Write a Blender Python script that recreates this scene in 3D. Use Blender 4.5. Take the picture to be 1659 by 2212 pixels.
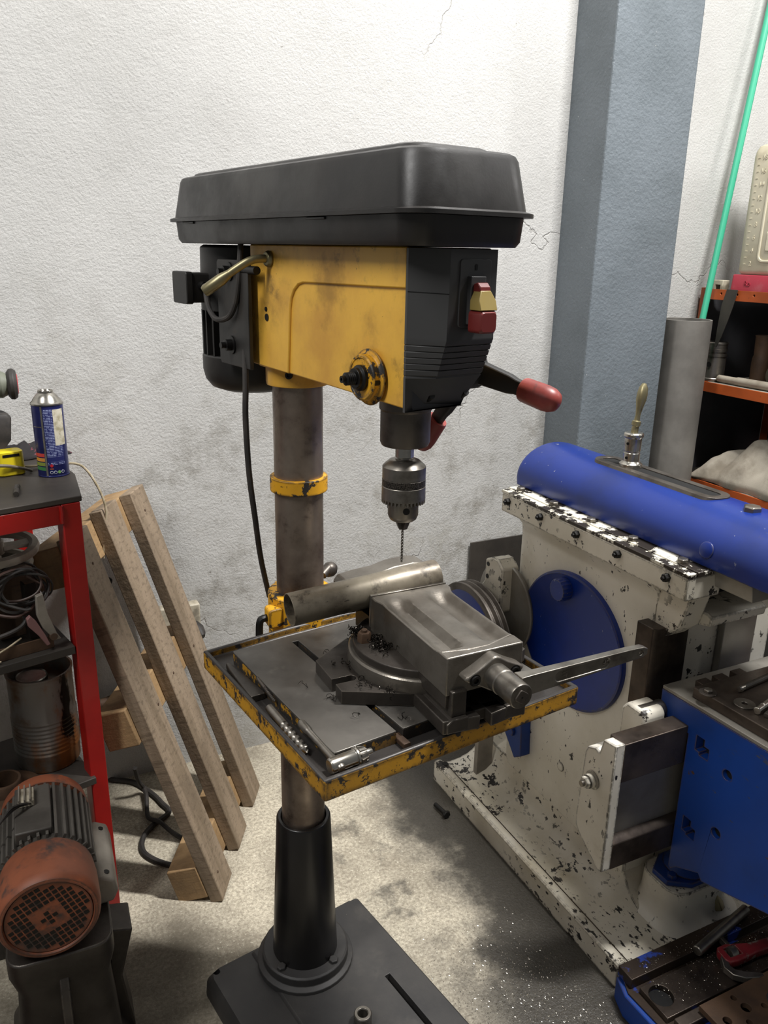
import bpy, bmesh, math, random
from mathutils import Vector as V, Matrix as Mx, Euler
R = math.radians
PI = math.pi
random.seed(7)
C = bpy.context.scene.collection
for o in list(bpy.data.objects):
    bpy.data.objects.remove(o)
SC = bpy.context.scene

# ------------------------------------------------------------------ camera
cam_d = bpy.data.cameras.new('camera')
cam = bpy.data.objects.new('camera', cam_d)
C.objects.link(cam)
cam_d.sensor_fit = 'VERTICAL'
cam_d.sensor_height = 36.0
cam_d.lens = 1754.0 / 2212.0 * 36.0
cam_d.clip_start = 0.02
cam.matrix_world = (Mx.Translation((0, 0, 1.45)) @ Mx.Rotation(R(90 - 17.85), 4, 'X') @ Mx.Rotation(R(1.1286), 4, 'Z'))
SC.camera = cam

# ------------------------------------------------------------------ light
SC.view_settings.view_transform = 'Standard'
SC.view_settings.look = 'None'
SC.view_settings.gamma = 1
SC.view_settings.use_curve_mapping = False
SC.view_settings.exposure = 0.16
wd = bpy.data.worlds.new('world')
SC.world = wd
wd.use_nodes = True
wd.node_tree.nodes['Background'].inputs[0].default_value = (0.95, 0.98, 1.0, 1)
wd.node_tree.nodes['Background'].inputs[1].default_value = 0.11


def area(name, loc, target, power, sx, sy, col=(1, 0.985, 0.965)):
    d = bpy.data.lights.new(name, 'AREA')
    d.shape = 'RECTANGLE'
    d.size, d.size_y, d.energy, d.color = sx, sy, power, col
    o = bpy.data.objects.new(name, d)
    C.objects.link(o)
    o.location = loc
    o.rotation_euler = (V(target) - V(loc)).to_track_quat('-Z', 'Y').to_euler()
    return o


area('ceiling_tube_right', (1.2, 1.25, 3.7), (0.2, 1.45, 0.3), 150, 0.12, 0.9)
area('ceiling_tube_left', (-1.5, -0.1, 3.3), (-0.1, 1.5, 0.8), 50, 0.4, 1.3)
area('ceiling_tube_far', (2.9, 1.9, 2.7), (1.3, 2.3, 1.4), 14, 0.2, 1.0)


# ------------------------------------------------------------------ mesh helpers
class B:
    """collects shapes in one bmesh"""

    def __init__(s):
        s.bm = bmesh.new()

    def raw(s, vs, fs, M=None):
        v = [s.bm.verts.new((M @ V(p)) if M else p) for p in vs]
        for f in fs:
            try:
                s.bm.faces.new([v[i] for i in f])
            except ValueError:
                pass
        return s

    def box(s, c, d, M=None):
        x, y, z = d[0] / 2, d[1] / 2, d[2] / 2
        vs = [(c[0] + a * x, c[1] + b * y, c[2] + e * z) for a in (-1, 1) for b in (-1, 1) for e in (-1, 1)]
        return s.raw(vs, [(0, 1, 3, 2), (4, 6, 7, 5), (0, 4, 5, 1), (2, 3, 7, 6), (0, 2, 6, 4), (1, 5, 7, 3)], M)

    def bx(s, x0, x1, y0, y1, z0, z1, M=None):
        return s.box(((x0 + x1) / 2, (y0 + y1) / 2, (z0 + z1) / 2), (abs(x1 - x0), abs(y1 - y0), abs(z1 - z0)), M)

    def loft(s, loops, M=None, caps=True, close=True):
        n = len(loops[0])
        vs = [p for l in loops for p in l]
        fs = []
        for k in range(len(loops) - 1):
            for i in range(n if close else n - 1):
                j = (i + 1) % n
                fs.append((k * n + i, k * n + j, (k + 1) * n + j, (k + 1) * n + i))
        if caps:
            fs.append(tuple(range(n))[::-1])
            fs.append(tuple((len(loops) - 1) * n + i for i in range(n)))
        return s.raw(vs, fs, M)

    def prism(s, pts, a, b, ax='z', M=None):
        g = {'z': lambda p, t: (p[0], p[1], t), 'x': lambda p, t: (t, p[0], p[1]), 'y': lambda p, t: (p[0], t, p[1])}[ax]
        return s.loft([[g(p, a) for p in pts], [g(p, b) for p in pts]], M)

    def lathe(s, prof, M=None, n=36, a0=0, a1=2 * PI):
        full = abs(a1 - a0 - 2 * PI) < 1e-6
        cols = n if full else n + 1
        vs, rings = [], []
        for r, z in prof:
            if r < 1e-6:
                rings.append([len(vs)] * cols)
                vs.append((0, 0, z))
            else:
                rings.append(list(range(len(vs), len(vs) + cols)))
                for i in range(cols):
                    t = a0 + (a1 - a0) * i / n
                    vs.append((r * math.cos(t), r * math.sin(t), z))
        fs = []
        for k in range(len(rings) - 1):
            A_, B_ = rings[k], rings[k + 1]
            for i in range(n):
                j = (i + 1) % cols
                f = []
                for q in (A_[i], A_[j], B_[j], B_[i]):
                    if q not in f:
                        f.append(q)
                if len(f) > 2:
                    fs.append(tuple(f))
        return s.raw(vs, fs, M)

    def cyl(s, p0, p1, r0, r1=None, n=24):
        r1 = r0 if r1 is None else r1
        L = (V(p1) - V(p0)).length
        return s.lathe([(0, 0), (r0, 0), (r1, L), (0, L)], ax(p0, V(p1) - V(p0)), n)

    def tube(s, pts, r, n=10, caps=True):
        P = [V(p) for p in pts]
        rs = r if isinstance(r, (list, tuple)) else [r] * len(P)
        up = None
        loops = []
        for i, p in enumerate(P):
            t = (P[min(i + 1, len(P) - 1)] - P[max(i - 1, 0)]).normalized()
            if up is None:
                up = t.orthogonal().normalized()
            else:
                up = (up - t * up.dot(t))
                up = up.normalized() if up.length > 1e-6 else t.orthogonal().normalized()
            b = t.cross(up)
            loops.append([p + (up * math.cos(2 * PI * k / n) + b * math.sin(2 * PI * k / n)) * rs[i] for k in range(n)])
        return s.loft(loops, None, caps)

    def hex(s, p, d, r, h):
        return s.lathe([(0, 0), (r, 0), (r, h * .8), (r * .86, h), (0, h)], ax(p, d), 6)


def ax(p, d, up=None):
    z = V(d).normalized()
    x = V(up).cross(z) if up is not None else z.orthogonal()
    if x.length < 1e-6:
        x = z.orthogonal()
    x.normalize()
    y = z.cross(x)
    m = Mx((x, y, z)).transposed().to_4x4()
    m.translation = V(p)
    return m


def smooth_path(pts, k=6):
    P = [V(p) for p in pts]
    out = []
    for i in range(len(P) - 1):
        a, b, c, d = P[max(i - 1, 0)], P[i], P[i + 1], P[min(i + 2, len(P) - 1)]
        for j in range(k):
            t = j / k
            out.append(0.5 * ((2 * b) + (c - a) * t + (2 * a - 5 * b + 4 * c - d) * t * t + (3 * b - a - 3 * c + d) * t ** 3))
    out.append(P[-1])
    return out


def rrect(w, h, r, n=5, cx=0, cy=0):
    """rounded rectangle outline (half sizes w, h)"""
    o = []
    for sx, sy, a in ((1, 1, 0), (-1, 1, 90), (-1, -1, 180), (1, -1, 270)):
        for i in range(n + 1):
            t = R(a + 90 * i / n)
            o.append((cx + sx * (w - r) + r * math.cos(t), cy + sy * (h - r) + r * math.sin(t)))
    return o


def circ(r, n=24, cx=0, cy=0, ry=None, a0=0):
    ry = r if ry is None else ry
    return [(cx + r * math.cos(a0 + 2 * PI * i / n), cy + ry * math.sin(a0 + 2 * PI * i / n)) for i in range(n)]


def obj(name, b, m, parent=None, bev=0, sm=35, cuts=(), seg=2, M=None):
    bm = b.bm
    bmesh.ops.remove_doubles(bm, verts=bm.verts, dist=1e-6)
    bmesh.ops.recalc_face_normals(bm, faces=bm.faces)
    me = bpy.data.meshes.new(name)
    bm.to_mesh(me)
    bm.free()
    o = bpy.data.objects.new(name, me)
    C.objects.link(o)
    if cuts:
        tmp = []
        for c in cuts:
            bmesh.ops.remove_doubles(c.bm, verts=c.bm.verts, dist=1e-6)
            bmesh.ops.recalc_face_normals(c.bm, faces=c.bm.faces)
            cm = bpy.data.meshes.new('cut')
            c.bm.to_mesh(cm)
            c.bm.free()
            co = bpy.data.objects.new('cut', cm)
            C.objects.link(co)
            md = o.modifiers.new('b', 'BOOLEAN')
            md.object, md.operation, md.solver = co, 'DIFFERENCE', 'EXACT'
            tmp.append(co)
        bpy.context.view_layer.update()
        me2 = bpy.data.meshes.new_from_object(o.evaluated_get(bpy.context.evaluated_depsgraph_get()))
        o.modifiers.clear()
        o.data = me2
        bpy.data.meshes.remove(me)
        me = me2
        me.name = name
        for co in tmp:
            cm = co.data
            bpy.data.objects.remove(co)
            bpy.data.meshes.remove(cm)
    if sm:
        for p in me.polygons:
            p.use_smooth = True
        me.set_sharp_from_angle(angle=R(sm))
    if bev:
        md = o.modifiers.new('bevel', 'BEVEL')
        md.width, md.segments, md.limit_method, md.angle_limit = bev, seg, 'ANGLE', R(40)
        md.harden_normals = False
    me.materials.clear()
    me.materials.append(m)
    if parent:
        o.parent = parent
    if M is not None:
        o.matrix_local = M
    return o


def tag(o, label, cat, group=None, kind=None):
    o['label'] = label
    o['category'] = cat
    if group:
        o['group'] = group
    if kind:
        o['kind'] = kind
    return o


def thing(name, label, cat, loc=(0, 0, 0), rz=0, group=None):
    o = bpy.data.objects.new(name, None)
    C.objects.link(o)
    o.empty_display_size = .05
    o.location = loc
    o.rotation_euler = (0, 0, R(rz))
    return tag(o, label, cat, group)


def struct(name, b, m, **k):
    o = obj(name, b, m, **k)
    o['kind'] = 'structure'
    return o


def copy_tree(o, parent=None):
    c = o.copy()
    C.objects.link(c)
    if parent:
        c.parent = parent
    for ch in list(o.children):
        copy_tree(ch, c)
    return c


# ------------------------------------------------------------------ materials
def srgb(h):
    if isinstance(h, str):
        v = [int(h[i:i + 2], 16) / 255 for i in (0, 2, 4)]
    else:
        v = [c / 255 for c in h]
    return tuple(c / 12.92 if c <= .04045 else ((c + .055) / 1.055) ** 2.4 for c in v) + (1,)


class NT:
    def __init__(s, name):
        s.m = bpy.data.materials.new(name)
        s.m.use_nodes = True
        s.t = s.m.node_tree
        s.n = s.t.nodes
        s.bs = s.n['Principled BSDF']
        s.co = s.n.new('ShaderNodeTexCoord').outputs['Object']

    def new(s, k, **kw):
        n = s.n.new(k)
        for a, v in kw.items():
            setattr(n, a, v)
        return n

    def link(s, a, b):
        s.t.links.new(a, b)

    def inp(s, sock, v):
        if isinstance(v, bpy.types.NodeSocket):
            s.link(v, sock)
        else:
            sock.default_value = v

    def noise(s, scale, detail=4, rough=.55, stretch=None, dist=0, off=0):
        n = s.new('ShaderNodeTexNoise')
        co = s.co
        if stretch or off:
            mp = s.new('ShaderNodeMapping')
            s.link(co, mp.inputs[0])
            mp.inputs['Scale'].default_value = stretch or (1, 1, 1)
            mp.inputs['Location'].default_value = (off, off * .7, off * 1.3)
            co = mp.outputs[0]
        s.link(co, n.inputs['Vector'])
        n.inputs['Scale'].default_value = scale
        n.inputs['Detail'].default_value = detail
        n.inputs['Roughness'].default_value = rough
        n.inputs['Distortion'].default_value = dist
        return n.outputs['Fac']

    def step(s, v, lo, hi, a=0., b=1.):
        n = s.new('ShaderNodeMapRange', interpolation_type='SMOOTHSTEP')
        s.inp(n.inputs[0], v)
        for i, q in zip((1, 2, 3, 4), (lo, hi, a, b)):
            n.inputs[i].default_value = q
        return n.outputs[0]

    def math(s, op, a, b=0., c=0.):
        n = s.new('ShaderNodeMath', operation=op)
        s.inp(n.inputs[0], a)
        s.inp(n.inputs[1], b)
        if op == 'MULTIPLY_ADD':
            s.inp(n.inputs[2], c)
        return n.outputs[0]

    def mix(s, f, a, b):
        n = s.new('ShaderNodeMix', data_type='RGBA')
        s.inp(n.inputs[0], f)
        s.inp(n.inputs[6], a)
        s.inp(n.inputs[7], b)
        return n.outputs[2]

    def edge(s, r=.004, lo=.02, hi=.1, nz=None):
        """worn edges: where the rounded normal leaves the true normal"""
        bv = s.new('ShaderNodeBevel', samples=4)
        bv.inputs[0].default_value = r
        g = s.new('ShaderNodeNewGeometry')
        d = s.new('ShaderNodeVectorMath', operation='DOT_PRODUCT')
        s.link(bv.outputs[0], d.inputs[0])
        s.link(g.outputs['Normal'], d.inputs[1])
        e = s.math('SUBTRACT', 1., d.outputs['Value'])
        if nz is not None:
            e = s.math('MULTIPLY', e, s.step(nz, .35, .6, .1, 1.6))
        return s.step(e, lo, hi)

    def bump(s, h, strength=.3, dist=.002):
        b = s.new('ShaderNodeBump')
        b.inputs['Strength'].default_value = strength
        b.inputs['Distance'].default_value = dist
        s.link(h, b.inputs['Height'])
        s.link(b.outputs[0], s.bs.inputs['Normal'])


def mat(name, col, rough=.5, metal=0., var=None, layers=(), bump=None, edge=None, coat=0., rvar=None, spec=None, up=None):
    """var = (colour, scale, lo, hi); layers = dicts col, scale, lo, hi, [rough, metal, detail, stretch, off];
    edge = (colour, radius, rough, metal); bump = (scale, strength, distance)"""
    t = NT(name)
    c = srgb(col)
    c_ = t.new('ShaderNodeRGB')
    c_.outputs[0].default_value = c
    c = c_.outputs[0]
    r, m = rough, metal
    if var:
        f = t.step(t.noise(var[1], 6, .6), var[2], var[3])
        c = t.mix(f, c, srgb(var[0]))
    if rvar:
        r = t.step(t.noise(rvar[0], 5, .6, off=3), .3, .7, rvar[1], rvar[2])
    hs = None

    def rm(f, cur, val):
        if val is None:
            return cur
        n = t.new('ShaderNodeMix', data_type='FLOAT')
        t.inp(n.inputs[0], f)
        t.inp(n.inputs[2], cur)
        n.inputs[3].default_value = val
        return n.outputs[0]

    for L in layers:
        f = t.step(t.noise(L['scale'], L.get('detail', 6), L.get('nr', .62), L.get('stretch'), L.get('dist', 0), L.get('off', 0)), L['lo'], L['hi'], 0, L.get('amt', 1.))
        if 'mask' in L:
            ms = L['mask']
            f = t.math('MULTIPLY', f, t.step(t.noise(ms[0], 3, .5, off=5), ms[1], ms[2]))
        c = t.mix(f, c, srgb(L['col']))
        r = rm(f, r, L.get('rough'))
        m = rm(f, m, L.get('metal'))
        if L.get('depth'):
            h = t.math('MULTIPLY', f, -L['depth'])
            hs = h if hs is None else t.math('ADD', hs, h)
    if edge:
        f = t.edge(edge[1], .015, .06, t.noise(90, 5, .65, off=9))
        c = t.mix(f, c, srgb(edge[0]))
        r = rm(f, r, edge[2])
        m = rm(f, m, edge[3])
    if up:
        g = t.new('ShaderNodeNewGeometry')
        s_ = t.new('ShaderNodeSeparateXYZ')
        t.link(g.outputs['Normal'], s_.inputs[0])
        f = t.step(s_.outputs['Z'], .35, .6)
        c = t.mix(f, c, srgb(up[0]))
        r = rm(f, r, up[1])
        m = rm(f, m, up[2])
    t.inp(t.bs.inputs['Base Color'], c)
    t.inp(t.bs.inputs['Roughness'], r)
    t.inp(t.bs.inputs['Metallic'], m)
    t.bs.inputs['Coat Weight'].default_value = coat
    if spec is not None:
        t.bs.inputs['Specular IOR Level'].default_value = spec
    if bump:
        h = t.noise(bump[0], 4, .6, off=2)
        if hs is not None:
            h = t.math('ADD', h, hs)
        t.bump(h, bump[1], bump[2])
    elif hs is not None:
        t.bump(hs, .6, .001)
    return t.m


MT = {}
MT['wall'] = None


def wall_mat():
    t = NT('plaster')
    big = t.noise(.9, 5, .6)
    c = t.mix(t.step(big, .35, .7), srgb('c2c1be'), srgb('afaeab'))
    # grimy smears, denser low on the wall
    sx = t.new('ShaderNodeSeparateXYZ')
    t.link(t.co, sx.inputs[0])
    low = t.step(sx.outputs['Z'], .7, 1.55, 1., 0.)
    nz = t.noise(5, 12, .82, off=4)
    f = t.math('MULTIPLY', t.step(nz, .47, .66), t.math('MULTIPLY_ADD', low, .62, .10))
    c = t.mix(f, c, srgb('7d786e'))
    f2 = t.math('MULTIPLY', t.step(t.noise(2.6, 10, .75, off=11), .52, .68), t.math('MULTIPLY', low, .6))
    c = t.mix(f2, c, srgb('a39f94'))
    sp = t.math('MULTIPLY', t.step(t.noise(60, 4, .65, off=21), .66, .72), t.step(t.noise(4, 4, .6, off=8), .40, .60))
    c = t.mix(t.math('MULTIPLY', sp, .7), c, srgb('6a655c'))
    # hairline cracks
    wv = t.new('ShaderNodeTexVoronoi', feature='DISTANCE_TO_EDGE')
    dm = t.new('ShaderNodeVectorMath', operation='ADD')
    nn = t.new('ShaderNodeTexNoise')
    t.link(t.co, nn.inputs['Vector'])
    nn.inputs['Scale'].default_value = 5
    nn.inputs['Detail'].default_value = 6
    t.link(t.co, dm.inputs[0])
    sc = t.new('ShaderNodeVectorMath', operation='SCALE')
    t.link(nn.outputs['Color'], sc.inputs[0])
    sc.inputs['Scale'].default_value = .3
    t.link(sc.outputs[0], dm.inputs[1])
    t.link(dm.outputs[0], wv.inputs['Vector'])
    wv.inputs['Scale'].default_value = 1.3
    cr = t.math('MULTIPLY', t.step(wv.outputs['Distance'], 0., .0035, 1, 0), t.step(t.noise(2.2, 2, .5, off=31), .5, .58))
    c = t.mix(t.math('MULTIPLY', cr, .5), c, srgb('77736c'))
    t.inp(t.bs.inputs['Base Color'], c)
    t.bs.inputs['Roughness'].default_value = .75
    h = t.math('ADD', t.math('MULTIPLY', t.noise(150, 5, .65), .9), t.math('MULTIPLY', t.noise(40, 3, .5, off=3), .5))
    h = t.math('SUBTRACT', h, t.math('MULTIPLY', cr, .6))
    t.bump(h, .55, .006)
    return t.m


def pillar_mat():
    t = NT('pillar_paint')
    c = t.mix(t.step(t.noise(2.5, 6, .6), .35, .7), srgb('6c747a'), srgb('5b6368'))
    c = t.mix(t.step(t.noise(60, 3, .6, off=5), .74, .78), c, srgb('d0d0cc'))
    t.inp(t.bs.inputs['Base Color'], c)
    t.bs.inputs['Roughness'].default_value = .5
    t.bump(t.math('ADD', t.noise(95, 4, .6), t.noise(20, 4, .6, off=3)), .45, .005)
    return t.m


def floor_mat():
    t = NT('concrete')
    c = t.mix(t.step(t.noise(130, 8, .8), .36, .64), srgb('958c7b'), srgb('d6cdb8'))
    c = t.mix(t.math('MULTIPLY', t.step(t.noise(3.2, 8, .7, off=2), .45, .7), .8), c, srgb('756c5d'))
    c = t.mix(t.math('MULTIPLY', t.step(t.noise(140, 4, .6, off=4), .6, .68), .7), c, srgb('e2dcc9'))
    # oily strip along the shaper and press front, with the shaper's shadow painted in
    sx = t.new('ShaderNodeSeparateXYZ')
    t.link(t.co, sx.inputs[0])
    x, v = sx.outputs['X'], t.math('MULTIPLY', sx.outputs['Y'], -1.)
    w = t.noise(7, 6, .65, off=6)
    oil_shade = t.step(t.math('ADD', x, t.math('MULTIPLY_ADD', w, .30, -.15)), -.25, -.10)
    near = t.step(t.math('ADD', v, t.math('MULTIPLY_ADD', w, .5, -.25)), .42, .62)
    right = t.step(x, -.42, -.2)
    oil_shade = t.math('MAXIMUM', t.math('MULTIPLY', oil_shade, 1.), t.math('MULTIPLY', near, right))
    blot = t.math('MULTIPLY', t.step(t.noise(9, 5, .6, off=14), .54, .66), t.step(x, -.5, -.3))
    oil_shade = t.math('MAXIMUM', oil_shade, t.math('MULTIPLY', blot, .7))
    dirt_shade = t.math('MULTIPLY', t.step(t.math('ADD', v, t.math('MULTIPLY_ADD', t.noise(5, 8, .7, off=17), .24, -.12)), .08, .30), t.step(x, -.80, -.66, 1., 0.))
    c = t.mix(t.math('MULTIPLY', dirt_shade, .72), c, srgb('4a4438'))  # grubby floor, plus painted shade of the motor and bench
    c = t.mix(t.math('MULTIPLY', oil_shade, .94), c, srgb('2d2a26'))
    t.inp(t.bs.inputs['Base Color'], c)
    t.inp(t.bs.inputs['Roughness'], t.math('MULTIPLY_ADD', oil_shade, -.42, .78))
    t.bump(t.math('ADD', t.noise(180, 4, .65), t.math('MULTIPLY', t.noise(40, 3, .5, off=1), .6)), .5, .003)
    return t.m


MT['wall'] = wall_mat()
MT['void'] = mat('cavity_shade', '0a0a0a', .9)  # black that paints the shade inside holes, slots and the throat
MT['pillar'] = pillar_mat()
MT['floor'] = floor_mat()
MT['yellow'] = mat('yellow_enamel', 'e3b144', .45, var=('c6923a', 7, .35, .7), bump=(260, .12, .001),
                   layers=[dict(col='7d5d2c', scale=11, lo=.52, hi=.74, amt=.6, rough=.6),
                           dict(col='4a3a1c', scale=130, lo=.68, hi=.73, amt=.8),
                           dict(col='4f3c1e', scale=24, lo=.54, hi=.70, amt=.65, off=4, detail=9, nr=.72, mask=(5, .44, .60))])
MT['yellow_chip'] = mat('chipped_yellow_enamel', 'd39a1c', .5, bump=(200, .15, .001),
                        layers=[dict(col='2b2826', scale=38, lo=.535, hi=.56, rough=.5, depth=1., detail=9, nr=.7),
                                dict(col='3a2c18', scale=120, lo=.62, hi=.68, amt=.8, off=2)],
                        edge=('2c2928', .006, .45, .3))
MT['black_plastic'] = mat('black_cover_paint', '201f1f', .42, var=('2b2825', 5, .35, .7), bump=(330, .1, .0008), rvar=(12, .34, .55),
                          layers=[dict(col='5a5046', scale=60, lo=.72, hi=.76, amt=.5)])
MT['black_front'] = mat('black_front_cover', '3d3d3d', .45, bump=(400, .05, .0005), var=('414042', 6, .4, .7))
MT['black_motor'] = mat('black_motor_paint', '1c1b1a', .5, var=('2e2a26', 8, .4, .75), bump=(300, .12, .001),
                        layers=[dict(col='5b4f42', scale=18, lo=.6, hi=.8, amt=.4, rough=.8)])
MT['black_base'] = mat('dusty_black_cast_iron', '2b2a2a', .55, var=('3a3836', 7, .35, .7), bump=(220, .2, .001),
                       layers=[dict(col='59554f', scale=11, lo=.55, hi=.8, amt=.45, rough=.75),
                               dict(col='a59c8c', scale=150, lo=.73, hi=.77, amt=.7)])
MT['sleeve'] = mat('black_sleeve_paint', '171616', .28, var=('211f1e', 6, .4, .7), bump=(260, .06, .0006),
                   layers=[dict(col='8c8478', scale=170, lo=.735, hi=.77, amt=.7)])
MT['column'] = mat('oily_steel_tube', '8f8275', .33, .72, var=('6b5d53', 9, .38, .66), bump=(300, .06, .0006), rvar=(16, .25, .5),
                   layers=[dict(col='3a302a', scale=18, lo=.54, hi=.72, amt=.7, rough=.5, detail=9, nr=.7)])
MT['steel'] = mat('worn_steel', '8d8880', .35, .9, var=('5f5a53', 20, .4, .7), bump=(300, .05, .0005))
MT['steel_dark'] = mat('blackened_steel', '625c56', .42, .7, var=('443e39', 18, .4, .7), bump=(250, .1, .0008))
MT['steel_bright'] = mat('bright_steel', 'b5b1a8', .25, .95, var=('8b867d', 30, .45, .7))
MT['brass'] = mat('yellowed_zinc', '8c8466', .4, .8, var=('665d48', 30, .45, .7))
MT['tray'] = mat('worn_yellow_tray_enamel', 'c18d20', .5, bump=(200, .15, .001), var=('a87a20', 9, .4, .7),
                 layers=[dict(col='2b2826', scale=48, lo=.54, hi=.56, rough=.5, depth=1., detail=10, nr=.75),
                         dict(col='3a2c18', scale=120, lo=.59, hi=.66, amt=.8, off=2)],
                 edge=('2c2928', .013, .45, .3), up=('3a3735', .42, .4))
MT['plate_side'] = mat('oily_yellow_flecked_iron', '33302d', .5, .2, bump=(200, .15, .001),
                       layers=[dict(col='b5841f', scale=40, lo=.54, hi=.57, rough=.5, metal=0., detail=9, nr=.75, mask=(6, .38, .56))])
MT['black_rubber'] = mat('black_rubber', '2d2a28', .6, var=('3c3733', 40, .4, .7))
MT['bolt_black'] = mat('black_oxide', '191817', .42, .4)
MT['red_plastic'] = mat('red_switch_plastic', '6a2320', .4, bump=(300, .04, .0005))
MT['red_grip'] = mat('worn_red_grip', '93403a', .42, var=('78332e', 20, .4, .7), layers=[dict(col='5a3a36', scale=40, lo=.62, hi=.7, amt=.6)])
MT['cream'] = mat('cream_plastic', '8f7c44', .45, var=('8f7a3c', 40, .45, .7))
MT['table_iron'] = mat('oiled_machined_iron', '78746e', .40, .6, var=('4d4a46', 4, .32, .68), bump=(220, .08, .0006), rvar=(9, .3, .5),
                       layers=[dict(col='7a4f22', scale=7, lo=.66, hi=.8, amt=.6, rough=.7, metal=.1),
                               dict(col='8a857c', scale=30, lo=.6, hi=.75, amt=.4)])

# ------------------------------------------------------------------ room
# the room is turned 26.3 degrees to the view: local x runs along the back wall, local -y out of it
SX, SY, SA = .171, 1.97, 26.3
MS = Mx.Translation((SX, SY, 0)) @ Mx.Rotation(R(SA), 4, 'Z')
WY = .40                                 # the back wall's face in that frame
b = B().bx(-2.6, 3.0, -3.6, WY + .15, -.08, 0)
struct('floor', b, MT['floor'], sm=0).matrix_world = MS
b = B().bx(-2.6, 3.0, WY, WY + .15, 0, 4.0)
struct('wall_back', b, MT['wall'], sm=0).matrix_world = MS
# blue-grey concrete pillar standing proud of the back wall
b = B().bx(.579, .882, WY - .17, WY + .02, 0, 4.0)
struct('trim_1', b, MT['pillar'], sm=0, bev=.005).matrix_world = MS

# ------------------------------------------------------------------ drill press
AX, AY = -.145, 1.322
press = thing('drill_press', 'floor standing yellow and black drill press with long black belt cover', 'drill press', (AX, AY, 0), 36)
TR = Mx.Rotation(R(-2.3), 4, 'Z')       # the table is swung a little on the column

# base plate: local x to the machine's side, local -y to its front
b = B().loft([[(x, y, z) for x, y in rrect(.19 - i, .29 - i, .02, 3, 0, -.2)] for z, i in ((0, 0), (.03, .002), (.048, .012))])
bs = obj('base', b, MT['black_base'], press, .002, cuts=[B().cyl((sx * .166, .072, .02), (sx * .166, .072, .08), .007) for sx in (-1, 1)]
         + [B().bx(.106, .118, -.6, -.135, .03, .08), B().bx(-.066, -.054, -.6, -.19, .03, .08)])
b = B().loft([[(x, y, z) for x, y in rrect(.132 - i, .268 - i, .006, 2, .045, -.195)] for z, i in ((.047, -.002), (.0515, 0), (.0545, .003))])
obj('base_plate', b, MT['black_base'], bs, .001, cuts=[B().bx(.106, .118, -.6, -.135, .03, .08), B().bx(-.066, -.054, -.6, -.19, .03, .08)])
fl = obj('column_flange', B().lathe([(.05, .05), (.098, .05), (.098, .062), (.088, .066), (.088, .082), (.084, .085), (.05, .085)]), MT['black_base'], press, .001)
for a in (-70, 20, 110, 200):
    x, y = .074 * math.cos(R(a)), .074 * math.sin(R(a))
    obj('flange_bolt', B().hex((x, y, .085), (0, 0, 1), .0095, .007), MT['black_base'], fl, .0006)
obj('column_sleeve', B().lathe([(.041, .08), (.0665, .08), (.0655, .088), (.0525, .40), (.050, .404), (.0435, .404), (.042, .395)], n=48), MT['sleeve'], press, .0012)
obj('column', B().lathe([(0, .10), (.0412, .10), (.0412, 1.30), (0, 1.30)], n=56), MT['column'], press)
obj('stop_ring', B().lathe([(.0412, 1.062), (.0485, 1.062), (.0485, 1.087), (.0412, 1.087)], n=48), MT['yellow_chip'], press, .0012)

# table bracket clamped on the column
b = B().lathe([(.0415, .775), (.057, .775), (.057, .876), (.054, .880), (.0415, .880)], n=48)
b.bx(-.045, .045, -.16, -.045, .775, .805)
b.bx(-.012, .012, .05, .075, .785, .87)
br = obj('table_bracket', b, MT['yellow_chip'], press, .0025)
b = B().loft([[(x, -.0, z) for x, z in rrect(.014, .017, .006, 3, -.058, .848)], [(x, -.028, z) for x, z in rrect(.014, .017, .006, 3, -.063, .848)]])
obj('clamp_lug', b, MT['yellow_chip'], br, .002)
b = B().tube(smooth_path([(-.058, -.014, .845), (-.080, -.014, .848), (-.088, -.014, .842), (-.090, -.014, .81), (-.091, -.014, .78)]), .0065)
obj('clamp_handle', b, MT['bolt_black'], br)
b = B().cyl((.058, .02, .885), (.078, .028, .893), .008).lathe([(0, -.014), (.009, -.012), (.0135, -.004), (.014, .003), (.010, .011), (0, .014)], ax((.080, .03, .888), (1, .4, .4)))
obj('elevation_knob', b, MT['steel_dark'], br)

# the table: tray rim, raised slotted plate
zt = .838
b = B()
x0, x1, y0, y1 = -.205, .229, -.451, -.052
b.prism([(x0, y1 - .004), (x0, y0), (x1, y0), (x1, y1 - .004), (.06, y1 + .004), (0.03, y1 + .012), (-.03, y1 + .012), (-.06, y1 + .004)], .807, zt, 'z', TR)
cut = B().prism([(x0 + .008, y1 - .012), (x0 + .008, y0 + .008), (x1 - .008, y0 + .008), (x1 - .008, y1 - .012), (.06, y1 - .004), (-.06, y1 - .004)], .8255, .9, 'z', TR)
tb = obj('table', b, MT['tray'], press, .003, cuts=[cut])
def slots():
    return [B().bx(-.076, -.065, -.6, -.115, .825, .9, TR), B().bx(.089, .1, -.6, -.115, .825, .9, TR)]
tp_ = obj('table_plate', B().loft([[(x, y, z) for x, y in rrect(.183, .160, .004, 2, .012, -.255)] for z in (.8258, .8415)], TR), MT['plate_side'], tb, .0, cuts=slots())
obj('plate_top', B().loft([[(x, y, z) for x, y in rrect(.183, .160, .004, 2, .012, -.255)] for z in (.8415, .845)], TR), MT['table_iron'], tp_, .0008, cuts=slots())

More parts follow.
